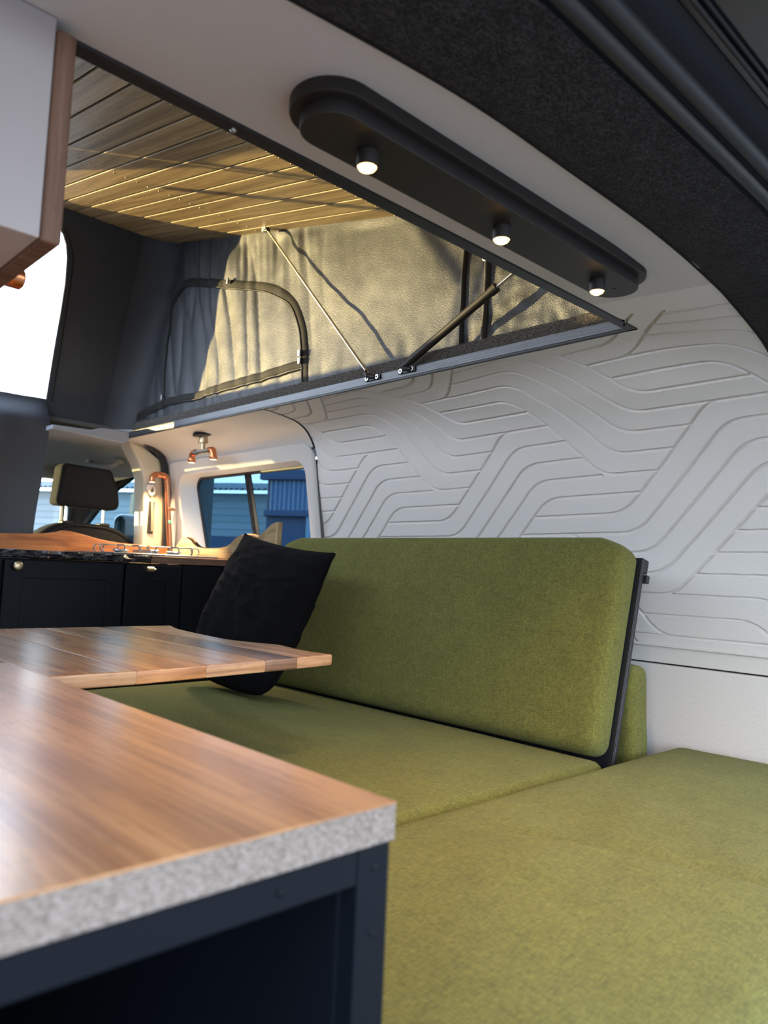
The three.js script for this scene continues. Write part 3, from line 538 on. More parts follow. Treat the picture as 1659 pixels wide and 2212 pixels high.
// ------------------------------------------------------------------ side window over the kitchen
{
  const lean = (y) => { for (let i = 3; i < PA.length - 1; i++) if (PA[i][1] >= y && PA[i + 1][1] <= y) return lerp(PA[i][0], PA[i + 1][0], (PA[i][1] - y) / (PA[i][1] - PA[i + 1][1])); return 1.65; };
  const glassX = (y) => 1.675 + (1.2 - y) * 0.24;
  const w = struct('window_1', 'side window with white plastic surround and black sliding frame');
  mesh('cove', grid(40, 30, (u, v) => { const z = lerp(-3.10, -2.022, u), q = cat(PA, 2 + v * 4.4); const k = 0.006 * smoothstep(z, -2.06, -2.03); const p = V(q[0] - k, q[1] - k * 0.3, z); p.u = z; p.v = v; return p; }), M.trimWhite, w);
  const s = rrect(-3.03, -2.024, 0.80, 1.255, 0.05); s.holes.push(rrect(-2.955, -2.077, 0.84, 1.20, 0.055, THREE.Path));
  mesh('surround', smoothN(remap(extr(s, 0.012, 0.004, 20), (q) => { const z = q.x, y = q.y; q.set(lean(clamp(y, 0.7, 1.25)) - 0.012 + q.z, y, z); }), 40), M.trimWhite, w);
  mesh('upper_panel', bx(1.598, 1.612, 0.78, 1.27, -3.10, -3.0, 0.003), M.trimWhite, w);
  const hp = rrect(-2.955, -2.077, 0.84, 1.20, 0.055).getPoints(20);
  const ring = hp.length;
  mesh('reveal', grid(ring - 1, 6, (u, v) => { const p = hp[Math.round(u * (ring - 1))], a = lean(p.y) - 0.004, b = glassX(p.y) + 0.004; return V(lerp(a, b, v), p.y, p.x + (p.x < -2.5 ? -0.02 : 0.02) * v); }), M.trimWhite, w);
  const f = rrect(-3.02, -2.055, 0.82, 1.218, 0.05); f.holes.push(rrect(-2.968, -2.082, 0.86, 1.190, 0.04, THREE.Path));
  mesh('window_frame', smoothN(remap(extr(f, 0.014, 0.003), (q) => { const z = q.x, y = q.y; q.set(glassX(y) + q.z, y, z); }), 40), M.blackTrim, w);
  const bar = rrect(-2.589, -2.558, 0.86, 1.195, 0.002);
  mesh('sliding_bar', remap(extr(bar, 0.016, 0.003), (q) => { const z = q.x, y = q.y; q.set(glassX(y) - 0.002 + q.z, y, z); }), M.blackTrim, w);
  for (const [a, b, o] of [[-2.98, -2.57, 0.006], [-2.58, -2.07, 0.011]]) mesh('pane', remap(extr(rrect(a, b, 0.85, 1.2, 0.01), 0.003, 0), (q) => { const z = q.x, y = q.y; q.set(glassX(y) + o + q.z, y, z); }), M.glass, w);
  mesh('sill', bx(1.60, 1.78, 0.80, 0.845, -3.05, -2.03, 0.004), M.trimWhite, w);
}
// ------------------------------------------------------------------ cab: pillar, door window, windscreen
{
  const p = struct('trim_1', 'cream door pillar trim beside the driver seat');
  const sh = new THREE.Shape(); [[1.455, 0.70], [1.50, 0.70], [1.598, 0.70], [1.60, 0.95], [1.585, 1.12], [1.55, 1.27], [1.47, 1.32], [1.40, 1.335], [1.41, 1.31], [1.455, 1.24], [1.478, 1.18], [1.488, 1.05], [1.494, 0.90]].forEach(([x, y], i) => (i ? sh.lineTo(x, y) : sh.moveTo(x, y)));
  mesh('pillar_cover', smoothN(extr(sh, 0.10, 0.012).translate(0, 0, -3.16), 50), M.cream, p);
  mesh('door_seal', smoothN(extr((() => { const q = new THREE.Shape(); [[1.575, 0.72], [1.603, 0.72], [1.602, 0.95], [1.592, 1.13], [1.572, 1.24], [1.55, 1.302], [1.46, 1.338], [1.39, 1.345], [1.39, 1.338], [1.45, 1.327], [1.53, 1.288], [1.548, 1.24], [1.562, 1.12], [1.572, 0.95]].forEach(([x, y], i) => (i ? q.lineTo(x, y) : q.moveTo(x, y))); return q; })(), 0.02, 0.003).translate(0, 0, -3.05), 40), M.blackTrim, p);
  mesh('belt_slot', bx(1.508, 1.534, 0.945, 1.085, -3.064, -3.054, 0.004), M.rubber, p);
  const b = thing('seat_belt', 'seat belt webbing and guide loop on the cream pillar', 'seat belt');
  mesh('webbing', smoothN(grid(2, 20, (u, v) => V(lerp(1.509, 1.521, u) + 0.012 * v, lerp(1.135, 0.955, v), -3.050 + 0.003 * Math.sin(v * 3))), 60), S({ color: lin(0.24, 0.24, 0.20), roughness: 0.8 }), b);
  mesh('guide_loop', new THREE.TorusGeometry(0.013, 0.0045, 10, 24).scale(1, 1.5, 1).translate(1.512, 1.133, -3.046), M.trimWhite, b);
  mesh('guide_bolt', new THREE.CylinderGeometry(0.013, 0.013, 0.012, 20).rotateX(Math.PI / 2).translate(1.496, 1.142, -3.048), M.trimWhite, b);

  const d = struct('door_1', 'front door of the cab with its side glass');
  const ds = rrect(-4.38, -3.22, 0.0, 1.40, 0.02); const wh = new THREE.Path(); [[-3.32, 0.86], [-3.315, 1.15], [-3.345, 1.215], [-3.42, 1.243], [-3.55, 1.235], [-3.72, 1.185], [-3.92, 1.10], [-4.12, 0.985], [-4.12, 0.86]].forEach(([z, y], i) => (i ? wh.lineTo(z, y) : wh.moveTo(z, y))); wh.closePath(); ds.holes.push(wh);
  mesh('door_shell', remap(extr(ds, 0.05, 0.004), (q) => { const z = q.x; q.set(1.628 + q.z, q.y, z); }), M.gloss, d);
  mesh('door_lining', bx(1.60, 1.63, 0.1, 0.86, -4.3, -3.25, 0.01), M.seat, d);
  mesh('pane', remap(extr(rrect(-4.15, -3.29, 0.84, 1.26, 0.02), 0.003, 0), (q) => { const z = q.x; q.set(1.655 + q.z, q.y, z); }), M.glassDoor, d);
  const a = struct('trim_2', 'pale windscreen pillar trim');
  mesh('pillar_cover', smoothN(tube([V(1.66, 0.86, -4.42), V(1.60, 1.02, -4.22), V(1.53, 1.18, -4.05), V(1.44, 1.31, -3.92)], 0.034, 30, 12), 60), M.cabTrim, a);
  mesh('pillar_edge', tube([V(1.63, 0.86, -4.36), V(1.575, 1.02, -4.17), V(1.50, 1.18, -4.0)], 0.012, 30, 8), M.blackTrim, a);
  const s = struct('window_2', 'windscreen of the cab');
  mesh('pane', grid(8, 8, (u, v) => V(lerp(-0.1, 1.66, u), lerp(1.30, 0.82, v), lerp(-4.0, -4.66, v) - 0.10 * (1 - Math.pow(2 * u - 1, 2)))), M.glassClear, s);
  mesh('header_rail', bx(-0.1, 1.6, 1.235, 1.34, -4.1, -4.02, 0.01), M.cabTrim, s);
  const c = struct('wall_front', 'dashboard and front bulkhead of the cab');
  mesh('bulkhead', bx(-0.2, 1.76, 0, 0.80, -4.75, -4.65, 0.01), M.body, c);
  mesh('dashboard', bx(-0.12, 1.64, 0.45, 0.84, -4.65, -4.15, 0.06), M.seat, c);

  const h = thing('grab_handle', 'grey roof grab handle above the driver door', 'grab handle');
  mesh('handle', smoothN(tube([V(1.49, 1.312, -3.66), V(1.475, 1.287, -3.63), V(1.465, 1.268, -3.52), V(1.475, 1.258, -3.40), V(1.50, 1.272, -3.36)], 0.012, 40, 12), 60), M.cabTrim, h);
  mesh('mount', bx(1.475, 1.505, 1.30, 1.325, -3.68, -3.63, 0.006), M.cabTrim, h); mesh('mount', bx(1.485, 1.515, 1.265, 1.29, -3.38, -3.34, 0.006), M.cabTrim, h);
  const hk = mesh('coat_hook', new RoundedBoxGeometry(0.012, 0.01, 0.02, 2, 0.003), M.bolt, h); hk.position.set(1.462, 1.300, -3.63);
  const m = thing('wing_mirror', 'dark wing mirror seen through the driver door glass', 'mirror');
  mesh('shell', smoothN(cushion(0.20, 0.17, 0.10, 0.045, 0.02), 80), M.gloss, m).position.set(1.86, 0.99, -3.95);
  mesh('arm', bx(1.67, 1.80, 0.90, 0.94, -3.97, -3.92, 0.01), M.gloss, m);
}
// ------------------------------------------------------------------ driver seat
{
  const s = thing('driver_seat', 'black fabric driver seat seen from behind past the worktop', 'car seat', [1.32, 0, -3.22]);
  const b = new THREE.Shape(); b.moveTo(-0.24, 0.35); b.lineTo(0.24, 0.35); b.lineTo(0.238, 0.84); b.bezierCurveTo(0.23, 0.92, 0.15, 0.968, 0.06, 0.975); b.lineTo(-0.06, 0.978); b.bezierCurveTo(-0.15, 0.975, -0.225, 0.93, -0.238, 0.84); b.closePath();
  mesh('backrest', smoothN(extr(b, 0.15, 0.035, 24).translate(0, 0, -0.13), 60), M.seat, s);
  mesh('piping', tube(b.getPoints(24).slice(4, -4).map((p) => V(p.x * 0.90, p.y - 0.012, 0.022)), 0.003, 120, 6), M.blackTrim, s);
  const h = new THREE.Shape(); h.moveTo(-0.150, 1.062); h.bezierCurveTo(-0.150, 1.05, -0.14, 1.044, -0.128, 1.044); h.lineTo(0.095, 1.040); h.bezierCurveTo(0.118, 1.042, 0.124, 1.056, 0.123, 1.075); h.bezierCurveTo(0.118, 1.13, 0.10, 1.17, 0.083, 1.206); h.bezierCurveTo(0.078, 1.214, 0.07, 1.216, 0.06, 1.216); h.lineTo(-0.115, 1.222); h.bezierCurveTo(-0.128, 1.222, -0.136, 1.212, -0.139, 1.20); h.closePath();
  mesh('headrest', smoothN(extr(h, 0.10, 0.018, 16).translate(0, 0, -0.075), 60), M.seat, s);
  for (const x of [-0.089, 0.072]) { mesh('headrest_post', rod(V(x, 0.96, -0.025), V(x, 1.07, -0.025), 0.0065), M.chrome, s); mesh('post_collar', bx(x - 0.022, x + 0.022, 0.968, 0.982, -0.05, 0.0, 0.005), M.rubber, s); }
  mesh('seat_base', cushion(0.48, 0.14, 0.5, 0.05, 0.04), M.seat, s).position.set(0, 0.38, -0.30);
  mesh('pedestal', bx(-0.2, 0.2, 0, 0.33, -0.5, -0.1, 0.01), M.rubber, s);
}

// ------------------------------------------------------------------ kitchen across the front
{
  const shaker = (parent, x0, x1, y0, y1, z, mat) => {
    const o = rrect(x0, x1, y0, y1, 0.003), w = 0.055; o.holes.push(rrect(x0 + w, x1 - w, y0 + w, y1 - w, 0.001, THREE.Path));
    const d = mesh('door', bx(x0 + 0.01, x1 - 0.01, y0 + 0.01, y1 - 0.01, z - 0.012, z - 0.002, 0.001), M.navy, parent);
    mesh('door_frame', extr(o, 0.018, 0.0015).translate(0, 0, z - 0.016), M.navy, d);
    return d;
  };
  const unit = (label, x0, x1) => { const g = thing('kitchen_cabinet', label, 'cabinet', [0, 0, 0], 'kitchen cabinets'); mesh('carcass', bx(x0, x1, 0.0, 0.8175, -2.93, -2.468, 0.002), M.navy, g); return g; };
  const a = unit('dark navy kitchen cabinet with a round pale knob on its panelled door', 0.745, 1.1375);
  const da = shaker(a, 0.757, 1.134, 0.12, 0.814, -2.450, M.navy);
  const k1 = mesh('knob', lathe([[0, 0.022], [0.010, 0.022], [0.0145, 0.018], [0.015, 0.013], [0.011, 0.009], [0.006, 0.007], [0.006, 0], [0, 0]], 28).rotateX(Math.PI / 2), M.brass, da); k1.position.set(0.792, 0.796, -2.450);
  const b = unit('narrow dark navy kitchen cabinet with a brass cylinder latch under the hob', 1.1385, 1.3525);
  const db = shaker(b, 1.143, 1.349, 0.12, 0.814, -2.450, M.navy);
  const k2 = mesh('latch', [rod(V(1.222, 0.799, -2.450), V(1.222, 0.799, -2.440), 0.004), rod(V(1.208, 0.799, -2.432), V(1.232, 0.799, -2.432), 0.0095, 0.0095, 24), rod(V(1.232, 0.799, -2.432), V(1.241, 0.799, -2.432), 0.004)], M.brass, db); void k2;
  const c = unit('plain dark navy end cabinet behind the black pillow', 1.3535, 1.598);
  mesh('side_panel', bx(1.356, 1.597, 0.0, 0.816, -2.466, -2.452, 0.001), M.navy, c);
  const l = unit('dark navy kitchen cabinet at the left edge beside the knobbed door', 0.30, 0.7445);
  shaker(l, 0.33, 0.741, 0.12, 0.814, -2.450, M.navy);

  // worktop: dark rough-edged slab on the left, brown front edge on the right
  const w = thing('worktop', 'dark worktop with a rough chipped front edge and a brown end', 'worktop');
  const slab = cushion(0.93, 0.026, 0.50, 0.004, 0.006, (q) => {
    if (q.z > 0.20) { const x = q.x + 0.765, n = 0.010 * noise(x * 14, q.y * 50) + 0.006 * noise(x * 40, q.y * 90); q.z += n * smoothstep(q.z, 0.2, 0.25) - 0.004; if (q.y < 0) q.y += 0.006 * Math.abs(noise(x * 22, 5)) * smoothstep(q.z, 0.2, 0.25); }
  });
  mesh('slab', slab, M.slate, w).position.set(0.765, 0.8340, -2.692);
  mesh('end_section', bx(1.232, 1.598, 0.8205, 0.8465, -2.95, -2.452, 0.003, 'x'), M.lockerWood, w);

  const hob = thing('gas_hob', 'flat steel two burner gas hob with wire pan supports', 'hob', [0, 0.8475, 0]);
  mesh('plate', bx(1.10, 1.50, 0.0, 0.006, -2.90, -2.456, 0.003), M.steel, hob);
  for (const [x, z] of [[1.225, -2.68], [1.405, -2.62]]) {
    mesh('burner', lathe([[0, 0.020], [0.026, 0.020], [0.030, 0.017], [0.030, 0.014], [0.022, 0.012], [0.022, 0.006], [0, 0.006]], 28), M.steel, hob).position.set(x, 0, z);
    const wire = [];
    for (const s of [0, 1]) { const c2 = Math.cos(s * Math.PI / 2), s2 = Math.sin(s * Math.PI / 2), loc = [[-0.082, 0.008], [-0.092, 0.018], [-0.086, 0.034], [0.086, 0.034], [0.092, 0.018], [0.082, 0.008]]; for (const off of [-0.028, 0.028]) wire.push(tube(loc.map(([d, y]) => V(x + d * c2 + off * s2, y, z + d * s2 + off * c2)), 0.0026, 40, 6, false)); }
    mesh('pan_support', wire, M.wire, hob);
  }
  mesh('control_panel', bx(1.302, 1.335, 0.006, 0.022, -2.75, -2.60, 0.003), M.steel, hob);

  const wave = (s, list) => { const c = new THREE.SplineCurve(list.map(([x, y]) => new THREE.Vector2(x, y))); for (const p of c.getPoints(80)) s.lineTo(p.x, p.y); return s; };
  const sb = new THREE.Shape(); sb.moveTo(0.30, 0.8475); sb.lineTo(1.56, 0.8475); wave(sb, [[1.56, 0.892], [1.46, 0.893], [1.36, 0.895], [1.27, 0.905], [1.19, 0.922], [1.128, 0.931], [1.09, 0.922], [1.02, 0.912], [0.94, 0.908], [0.88, 0.906], [0.70, 0.902], [0.30, 0.905]]); sb.closePath();
  const s1 = mesh('wooden_splashback', uvm(extr(sb, 0.022, 0.003).translate(0, 0, -2.985), 'x'), M.amber); tag(s1, 'amber wooden splashback with a wavy top behind the worktop', 'splashback');
  const lv = new THREE.Shape(); lv.moveTo(-2.93, 0.8475); lv.lineTo(-2.19, 0.8475); wave(lv, [[-2.19, 0.985], [-2.225, 0.978], [-2.27, 0.952], [-2.315, 0.930], [-2.35, 0.938], [-2.40, 0.940], [-2.445, 0.932], [-2.50, 0.902], [-2.56, 0.892], [-2.64, 0.890], [-2.72, 0.893], [-2.76, 0.906], [-2.80, 0.926], [-2.855, 0.930], [-2.90, 0.898], [-2.93, 0.872]]); lv.closePath();
  const s2 = thing('live_edge_board', 'pale live edge board standing along the side window sill', 'splashback');
  mesh('board', remap(uvm(extr(lv, 0.026, 0.003), 'x'), (q) => { const z = q.x; q.set(1.565 + q.z, q.y, z); }), M.live, s2);
  mesh('bark_edge', [tube([[-2.315, 0.929], [-2.35, 0.937], [-2.40, 0.939], [-2.445, 0.931]].map(([z, y]) => V(1.583, y, z)), 0.007, 30, 6)], M.bark, s2);
  mesh('bark_edge', [tube([[-2.77, 0.91], [-2.80, 0.925], [-2.84, 0.93]].map(([z, y]) => V(1.583, y, z)), 0.005, 20, 6)], M.bark, s2);
}
// ------------------------------------------------------------------ copper pipe lamps
{
  const bend = (pts, r) => tube(pts, r, 60, 18);
  const g = thing('copper_pipe_lamp', 'copper pipe lamp with two downward elbows under the window cove', 'lamp', [1.475, 1.322, -2.575]);
  mesh('ceiling_rose', lathe([[0, 0.004], [0.040, 0.004], [0.043, -0.001], [0.040, -0.006], [0.016, -0.008], [0, -0.008]], 36).rotateZ(0.16), M.blackTrim, g);
  mesh('stem', [rod(V(0, -0.006, 0), V(0, -0.026, 0), 0.017), rod(V(0, -0.026, 0), V(0, -0.034, 0), 0.019), rod(V(0, -0.034, 0), V(0, -0.066, 0), 0.0095)], M.brass, g);
  mesh('cross_pipe', [rod(V(0, -0.066, -0.058), V(0, -0.066, 0.058), 0.0105), rod(V(0, -0.066, -0.062), V(0, -0.066, -0.045), 0.0128), rod(V(0, -0.066, 0.045), V(0, -0.066, 0.062), 0.0128)], M.steel, g);
  for (const s of [-1, 1]) {
    const e = mesh('elbow', [bend([V(0, -0.066, s * 0.055), V(0, -0.067, s * 0.068), V(0, -0.073, s * 0.076), V(0, -0.086, s * 0.080), V(0, -0.094, s * 0.080)], 0.013), lathe([[0.013, -0.012], [0.0155, -0.010], [0.0155, 0.002], [0.0145, 0.004]], 24).translate(0, -0.092, s * 0.080)], M.copper, g);
    const l = mesh('lens', lathe([[0, 0], [0.0135, 0.0005], [0.0135, 0.003], [0, 0.003]], 20), M.lensSoft, e); l.position.set(0, -0.1035, s * 0.080);
    const L = new THREE.SpotLight(SOFT, 2.2, 3, 1.25, 0.8, 2); L.position.set(1.475, 1.322 - 0.107, -2.575 + s * 0.08); L.target.position.set(1.475, 0, -2.575 + s * 0.08); L.castShadow = true; L.shadow.radius = 0.6; scene.add(L, L.target);
  }
  const p = thing('copper_wall_lamp', 'tall copper pipe lamp clipped to the pillar beside the window', 'lamp', [1.578, 0.848, -2.985]);
  mesh('riser', [rod(V(0.008, 0, 0), V(-0.030, 0.318, 0), 0.0115), rod(V(0.008, 0.0, 0), V(0.006, 0.02, 0), 0.014)], M.copper, p);
  mesh('top_pipe', [bend([V(-0.030, 0.315, 0), V(-0.033, 0.336, 0), V(-0.045, 0.346, 0), V(-0.062, 0.347, 0), V(-0.082, 0.346, 0), V(-0.094, 0.338, 0), V(-0.098, 0.322, 0), V(-0.098, 0.312, 0)], 0.0125)], M.copper, p);
  mesh('pipe_clip', [lathe([[0.012, -0.006], [0.016, -0.006], [0.016, 0.006], [0.012, 0.006]], 24).translate(-0.009, 0.205, 0), bx(0.004, 0.016, 0.2, 0.21, -0.006, 0.006, 0.002)], M.copper, p);
  mesh('green_button', new THREE.SphereGeometry(0.007, 16, 10).translate(-0.012, 0.150, 0.012), M.green, p);
  mesh('lens', lathe([[0, 0], [0.0105, 0.0005], [0.0105, 0.003], [0, 0.003]], 20).translate(-0.098, 0.311, 0), M.lensSoft, p);
  const L = new THREE.SpotLight(WARM, 1.0, 2, 1.25, 0.8, 2); L.position.set(1.48, 1.155, -2.985); L.target.position.set(1.52, 0, -2.95); L.castShadow = true; L.shadow.radius = 0.6; scene.add(L, L.target);
}

// ------------------------------------------------------------------ bench: bases, seat, backrest, pillow
{
  const base = thing('bench_base', 'dark bench box under the green seat cushions', 'bench base');
  mesh('front_box', bx(0.80, 1.60, 0.0, 0.382, -2.02, -0.79, 0.004), M.navy, base);
  mesh('rear_box', bx(0.38, 1.648, 0.0, 0.382, -0.77, -0.30, 0.004), M.navy, base);
  const soft = (amp, k) => (q, top) => { if (q.y > 0) q.y += amp * top + 0.0022 * noise(q.x * k, q.z * k) ; };
  void soft;
  const fs = cushion(0.62, 0.098, 1.256, 0.022, 0.014, (q) => {
    const e = (1 - Math.pow(Math.abs(q.x) / 0.31, 4)) * (1 - Math.pow(Math.abs(q.z) / 0.628, 6)); if (q.y > 0) q.y += 0.005 * e - 0.001 + 0.0025 * e * noise(q.x * 4, q.z * 3.2);
  }, 'z');
  const f = thing('seat_cushion', 'long green fabric seat cushion in front of the backrest', 'cushion', [1.055, 0.382 + 0.049, -1.404]); mesh('cover', fs, M.fabric, f);
  const rs = cushion(1.268, 0.098, 0.536, 0.03, 0.010, (q) => {
    const X = q.x + 1.014, Z = q.z - 0.503, e = (1 - Math.pow(Math.abs(q.x) / 0.634, 6)) * (1 - Math.pow(Math.abs(q.z) / 0.268, 6));
    if (q.y > 0) {
      const line = X - (0.815 + (Z + 0.70) * 0.25), r = smoothstep(-line, -0.024, 0.010) * Math.exp(-Math.pow(Math.max(0, -line) / 0.22, 2)) * smoothstep(Z, -0.74, -0.5);
      q.y += 0.005 * e + e * (0.0035 * noise(X * 3.4, Z * 4.0) + 0.0012 * noise(X * 9, Z * 8)) + 0.024 * r * e - 0.006 * e * Math.exp(-Math.pow((line - 0.035) / 0.03, 2)) * smoothstep(Z, -0.74, -0.5);
    }
  }, 'x');
  const r = thing('rear_cushion', 'wide green fabric cushion nearest the camera at the open tailgate', 'cushion', [1.014, 0.382 + 0.049, -0.503]); mesh('cover', rs, M.fabric, r);
  mesh('seam', tube(Array.from({ length: 30 }, (_, i) => V(lerp(-0.60, 0.60, i / 29), 0.0505 + 0.003 * Math.sin(i / 29 * Math.PI), 0.236)), 0.0016, 80, 6), M.fabric, r);

  // leaning backrest
  const b = thing('backrest', 'leaning green fabric backrest cushion on a black metal frame', 'backrest', [1.366, 0.481, -1.385]);
  b.rotation.z = -0.262;
  const bs = cushion(0.078, 0.453, 1.196, 0.03, 0.012, (q) => {
    const e = (1 - Math.pow(Math.abs(q.y) / 0.227, 4)) * (1 - Math.pow(Math.abs(q.z) / 0.598, 8)); if (q.x < 0) q.x -= 0.004 * e + 0.002 * e * noise(q.y * 5, q.z * 3);
    const cy = Math.max(0, Math.abs(q.z) - 0.53), top = Math.max(0, q.y - 0.15); if (cy > 0 && top > 0) q.y -= 4.5 * cy * top;
  }, 'z');
  mesh("cover", bs, M.fabric, b).position.set(0, 0.2265, 0);
  mesh('seam', [tube([V(-0.022, 0.02, 0.574), V(-0.026, 0.22, 0.575), V(-0.022, 0.40, 0.572)], 0.0012, 40, 5), tube([V(-0.03, 0.436, -0.54), V(-0.034, 0.440, 0), V(-0.03, 0.436, 0.54)], 0.0012, 60, 5)], M.fabric, b);
  mesh('frame', [bx(0.044, 0.054, -0.02, 0.425, 0.572, 0.599, 0.002), bx(0.040, 0.048, -0.02, 0.425, -0.59, 0.598, 0.001), bx(0.046, 0.058, -0.02, 0.425, -0.60, -0.57, 0.002), bx(0.046, 0.066, 0.395, 0.425, -0.6, 0.6, 0.002)], M.blackTrim, b);
  mesh('catch', bx(0.056, 0.068, 0.375, 0.392, 0.585, 0.606, 0.002), M.blackTrim, b);

  const k = thing('bolster_cushion', 'small green fabric cushion wedged behind the backrest against the wall', 'cushion', [1.515, 0.384, -1.283]);
  mesh('cover', cushion(0.075, 0.27, 1.0, 0.022, 0.014, (q) => { q.x += q.y < 0 ? 0.004 : -0.004 * (q.y / 0.09); }), M.fabric, k).position.set(0, 0.135, 0);

  // pillow
  const pl = (u, v, side) => {
    const a = Math.pow(Math.max(0, 1 - u * u), 0.55) * Math.pow(Math.max(0, 1 - v * v), 0.55), w = 0.230, px = w * u * (1 - 0.085 * (1 - v * v) * Math.abs(u)), py = w * v * (1 - 0.085 * (1 - u * u) * Math.abs(v));
    const wr = 0.006 * a * noise(u * 2.2 + v * 2.6 + side * 9, v * 1.1 - u) + 0.010 * a * Math.pow(1 - Math.abs(noise(u * 1.3 + v * 1.9 + 5, v * 2.4 - u * 0.8 + side * 4)), 3) * smoothstep(v, -0.6, 0.7);
    const cr = 1 - (v < 0 ? 0.20 : 0.03) * u * u * v * v; return V(px * cr, py * cr, side * (0.082 * a + wr));
  };
  const p = thing('pillow', 'black square scatter pillow leaning on the green backrest', 'pillow', [1.2, 0.484, -1.76]);
  // faces the aisle, leans back on the cushion, tips a little in its own plane, sags where it rests
  const X = V(0.02, -0.03, 1).normalize(), Y0 = V(0.36, 0.93, 0.0), Z = V().crossVectors(X, Y0).normalize(), Y = V().crossVectors(Z, X).normalize(), mm = new THREE.Matrix4().makeBasis(X, Y, Z);
  const turnP = new THREE.Quaternion().setFromRotationMatrix(mm).multiply(new THREE.Quaternion().setFromAxisAngle(V(0, 0, 1), -0.10)), mid = V(1.205, 0.69, -1.775);
  const settle = (q) => {
    q.applyQuaternion(turnP).add(mid);
    const h = q.y - 0.468; if (h < 0.06) q.y = 0.468 + 0.06 * Math.exp(Math.min(0, (h - 0.06) / 0.06));
    const wallX = 1.318 + 0.268 * (q.y - 0.489), g = wallX - q.x; if (g < 0.02) q.x = wallX - 0.02 * Math.exp(Math.min(0, (g - 0.02) / 0.02));
    return q.sub(V(1.2, 0.484, -1.76));
  };
  const g1 = grid(80, 80, (i, j) => settle(pl(i * 2 - 1, j * 2 - 1, 1))), g2 = grid(80, 80, (i, j) => settle(pl(i * 2 - 1, j * 2 - 1, -1)), true);
  mesh('cover', smoothN(mergeGeometries([g1.toNonIndexed(), g2.toNonIndexed()]), 80), M.pillow, p);
  mesh('seam', tube(Array.from({ length: 81 }, (_, i) => { const s = i / 80 * 4, e = Math.floor(s) % 4, f2 = (s % 1) * 2 - 1, [u, v] = [[f2, -1], [1, f2], [-f2, 1], [-1, -f2]][e]; return settle(pl(u, v, 1)); }), 0.0018, 200, 5), M.pillow, p);
}

// ------------------------------------------------------------------ near cabinet with its top, far table
{
  const c = thing('near_cabinet', 'open dark navy cabinet nearest the camera at lower left', 'cabinet');
  mesh('side_panel', bx(0.334, 0.3615, 0.0, 0.6555, -1.11, -0.3605, 0.0015, 'y'), M.navy, c);
  mesh('side_panel', bx(-0.12, -0.10, 0.0, 0.6555, -1.11, -0.3605, 0.0015, 'y'), M.navy, c);
  mesh('top_rail', bx(-0.10, 0.334, 0.632, 0.6555, -0.385, -0.3612, 0.0012, 'x'), M.navy, c);
  mesh('back_panel', bx(-0.10, 0.334, 0.0, 0.6555, -1.11, -1.095, 0.001), M.navy, c);
  mesh('shelf', bx(-0.10, 0.334, 0.24, 0.258, -1.095, -0.40, 0.001), M.navy, c);
  mesh('plinth', bx(-0.10, 0.334, 0.0, 0.08, -1.095, -0.37, 0.001), M.navy, c);
  mesh('inner_lining', bx(0.331, 0.334, 0.08, 0.630, -1.09, -0.375, 0.0005), M.navy, c);
  for (const [x, y] of [[0.274, 0.643], [0.348, 0.640], [0.3475, 0.600]]) mesh('screw_cap', new THREE.SphereGeometry(0.0022, 10, 6).scale(1, 1, 0.35).translate(x, y, -0.3602), M.navy, c);
  const t = thing('cabinet_top', 'brown wood laminate top with a bare chipboard edge, lower left', 'worktop');
  mesh('core', bx(-0.12, 0.3622, 0.6557, 0.6785, -1.127, -0.3572, 0.0006, 'x'), M.chip, t);
  mesh('laminate', bx(-0.12, 0.3625, 0.6785, 0.6800, -1.127, -0.3570, 0.0004, 'z'), M.table, t);

  const f = thing('swing_table', 'wooden swing table of joined boards with a wavy live edge', 'table');
  const edge = [[0.889, -1.651], [0.862, -1.56], [0.850, -1.47], [0.843, -1.38], [0.843, -1.31], [0.866, -1.24], [0.879, -1.20], [0.870, -1.14], [0.866, -1.10], [0.872, -1.034]];
  const curve = new THREE.SplineCurve(edge.map(([x, z]) => new THREE.Vector2(x, z))).getPoints(60);
  const rear = (x) => x < 0.366 ? -1.130 : lerp(-0.985, -1.03, clamp((x - 0.5) / 0.37, 0, 1)), th = 0.019;
  const slabs = [[0.10, 0.235, 2], [0.235, 0.366, 0], [0.366, 0.485, 0], [0.485, 0.60, 2], [0.60, 0.715, 0], [0.715, 0.785, 1]];
  const flat = (s) => remap(extr(s, th, 0.0025), (q) => { const z = q.y; q.set(q.x, 0.660 + q.z, z); });
  slabs.forEach(([x0, x1, m], i) => {
    const s = new THREE.Shape(); s.moveTo(x0, rear(x0)); s.lineTo(x1 - 0.0003, rear(x1 - 0.0003)); s.lineTo(x1 - 0.0003, -1.652); s.lineTo(x0, -1.652); s.closePath();
    mesh('board', smoothN(uvm(flat(s), 'z', i * 0.21, i * 0.13), 30), M.board[m], f);
  });
  const s = new THREE.Shape(); s.moveTo(0.785, rear(0.785)); s.lineTo(0.785, -1.652); for (const q of curve) s.lineTo(q.x, q.y); s.closePath();
  mesh('live_edge_board', smoothN(uvm(flat(s), 'z', 0.1, 0.3), 30), M.board[0], f);
  mesh('swing_arm', [bx(0.40, 0.66, 0.640, 0.660, -1.36, -1.30, 0.003), bx(0.52, 0.60, 0.630, 0.648, -1.42, -1.36, 0.003)], M.blackTrim, f);
  mesh('leg', rod(V(0.45, 0.0, -1.33), V(0.45, 0.642, -1.33), 0.022), M.blackTrim, f);
  mesh('foot', lathe([[0, 0.012], [0.08, 0.012], [0.09, 0.006], [0.09, 0], [0, 0]], 28).translate(0.45, 0, -1.33), M.blackTrim, f);
}

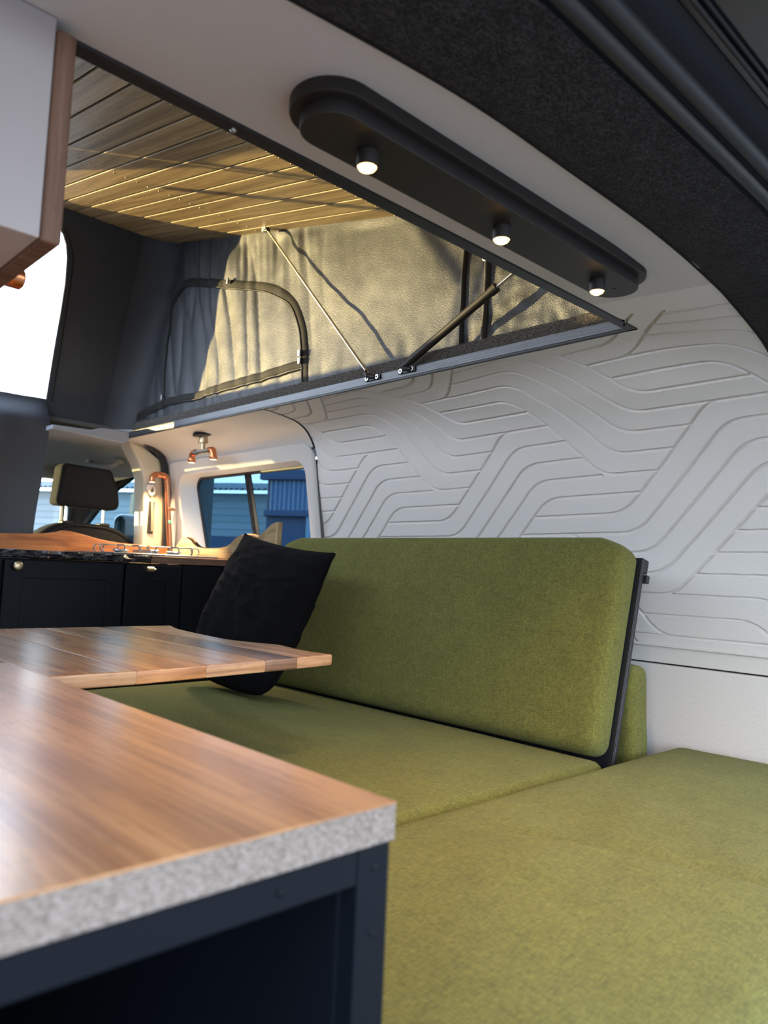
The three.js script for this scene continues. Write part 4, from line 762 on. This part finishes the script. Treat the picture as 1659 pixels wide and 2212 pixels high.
// ------------------------------------------------------------------ outside
{
  const ground = struct('ground', 'asphalt yard outside', bx(-60, 60, -0.45, -0.35, -70, 40, 0.01), M.asphalt); ground.userData.category = 'ground';
  const at = (h, d, y = -0.35) => [d * Math.sin(h * Math.PI / 180), y, -d * Math.cos(h * Math.PI / 180)];
  const turn = -Math.PI / 3;
  const a = thing('clad_shed', 'long pale grey shed with horizontal cladding boards and corrugated roof', 'shed', at(27, 22)); a.rotation.y = turn;
  const bg = bx(-9, 9, 0, 0.205, -0.02, 0.02, 0.006);
  for (let i = 0; i < 16; i++) { const m = mesh('cladding_board', bg, M.siding[(i * 5) % 3], a); m.position.set(0, i * 0.19 + 0.02, 0.02); m.rotation.x = -0.09; }
  mesh('wall_core', bx(-9, 9, 0, 3.1, -3.5, -0.05, 0.01), M.siding[0], a);
  mesh('dark_band', bx(-9, 9, 1.62, 1.92, 0.02, 0.06, 0.01), M.shedTrim, a);
  mesh('corrugated_roof', grid(720, 2, (u, v) => { const x = lerp(-9.3, 9.3, u); return V(x, lerp(3.16, 3.75, v) + 0.04 * Math.sin(x * 2 * Math.PI / 0.16), lerp(0.45, -3.4, v)); }, true), M.roofSheet, a);
  const b = thing('blue_shed', 'blue corrugated shed with a pale blue roller shutter outside the window', 'shed', at(36.3, 14.2)); b.rotation.y = turn;
  mesh('wall_core', bx(-0.45, 5, 0, 2.85, -3, -0.02, 0.01), M.shedTrim, b);
  mesh('corrugated_sheet', grid(440, 1, (u, v) => { const x = lerp(-0.35, 5, u), w = (x / 0.092) % 1, f = (w + 1) % 1, o = smoothstep(f, 0.1, 0.25) - smoothstep(f, 0.6, 0.75); return V(x, lerp(2.20, 2.80, v), 0.03 + 0.025 * o); }), M.shedBlue, b);
  mesh('fascia', bx(-0.55, 5, 2.78, 2.98, -0.02, 0.14, 0.02), M.shedTrim, b);
  mesh('lower_beam', bx(-0.45, 5, 2.10, 2.22, -0.02, 0.12, 0.02), M.shedTrim, b);
  mesh('door_post', bx(0.42, 0.56, 0, 2.12, -0.02, 0.10, 0.01), M.shutter, b);
  const sg = bx(0, 3.4, 0, 0.118, -0.015, 0.025, 0.012);
  for (let i = 0; i < 17; i++) mesh('shutter_slat', sg, M.shutter, b).position.set(0.58, 0.04 + i * 0.121, 0);
  mesh('flue', [rod(V(0.62, 2.95, -0.6), V(0.62, 3.30, -0.6), 0.05), rod(V(0.62, 3.30, -0.6), V(0.62, 3.36, -0.6), 0.075)], M.roofSheet, b);

  const t = thing('bare_tree', 'bare leafless tree beyond the driver door glass', 'tree', at(25.2, 9.5));
  const limbs = [], trunk = [];
  const grow = (p, d, l, r, n) => {
    const q = p.clone().addScaledVector(d, l), mid = p.clone().lerp(q, 0.5).add(V((rnd() - 0.5) * l * 0.12, 0, (rnd() - 0.5) * l * 0.12));
    (n > 4 ? trunk : limbs).push(tube([p, mid, q], r, 6, 6));
    if (n <= 0) return;
    const kids = n > 3 ? 2 : 3;
    for (let i = 0; i < kids; i++) { const e = d.clone().add(V((rnd() - 0.5) * 1.2, (rnd() - 0.15) * 0.5, (rnd() - 0.5) * 1.2)).normalize(); grow(q, e, n > 4 ? 0.42 : l * (0.62 + rnd() * 0.22), r * 0.64, n - 1); }
  };
  grow(V(0, 0, 0), V(0.02, 1, 0).normalize(), 1.55, 0.10, 5);
  mesh('trunk', trunk, M.treeBark, t); mesh('branches', limbs, M.treeBark, t);
}

renderer.render(scene, camera);
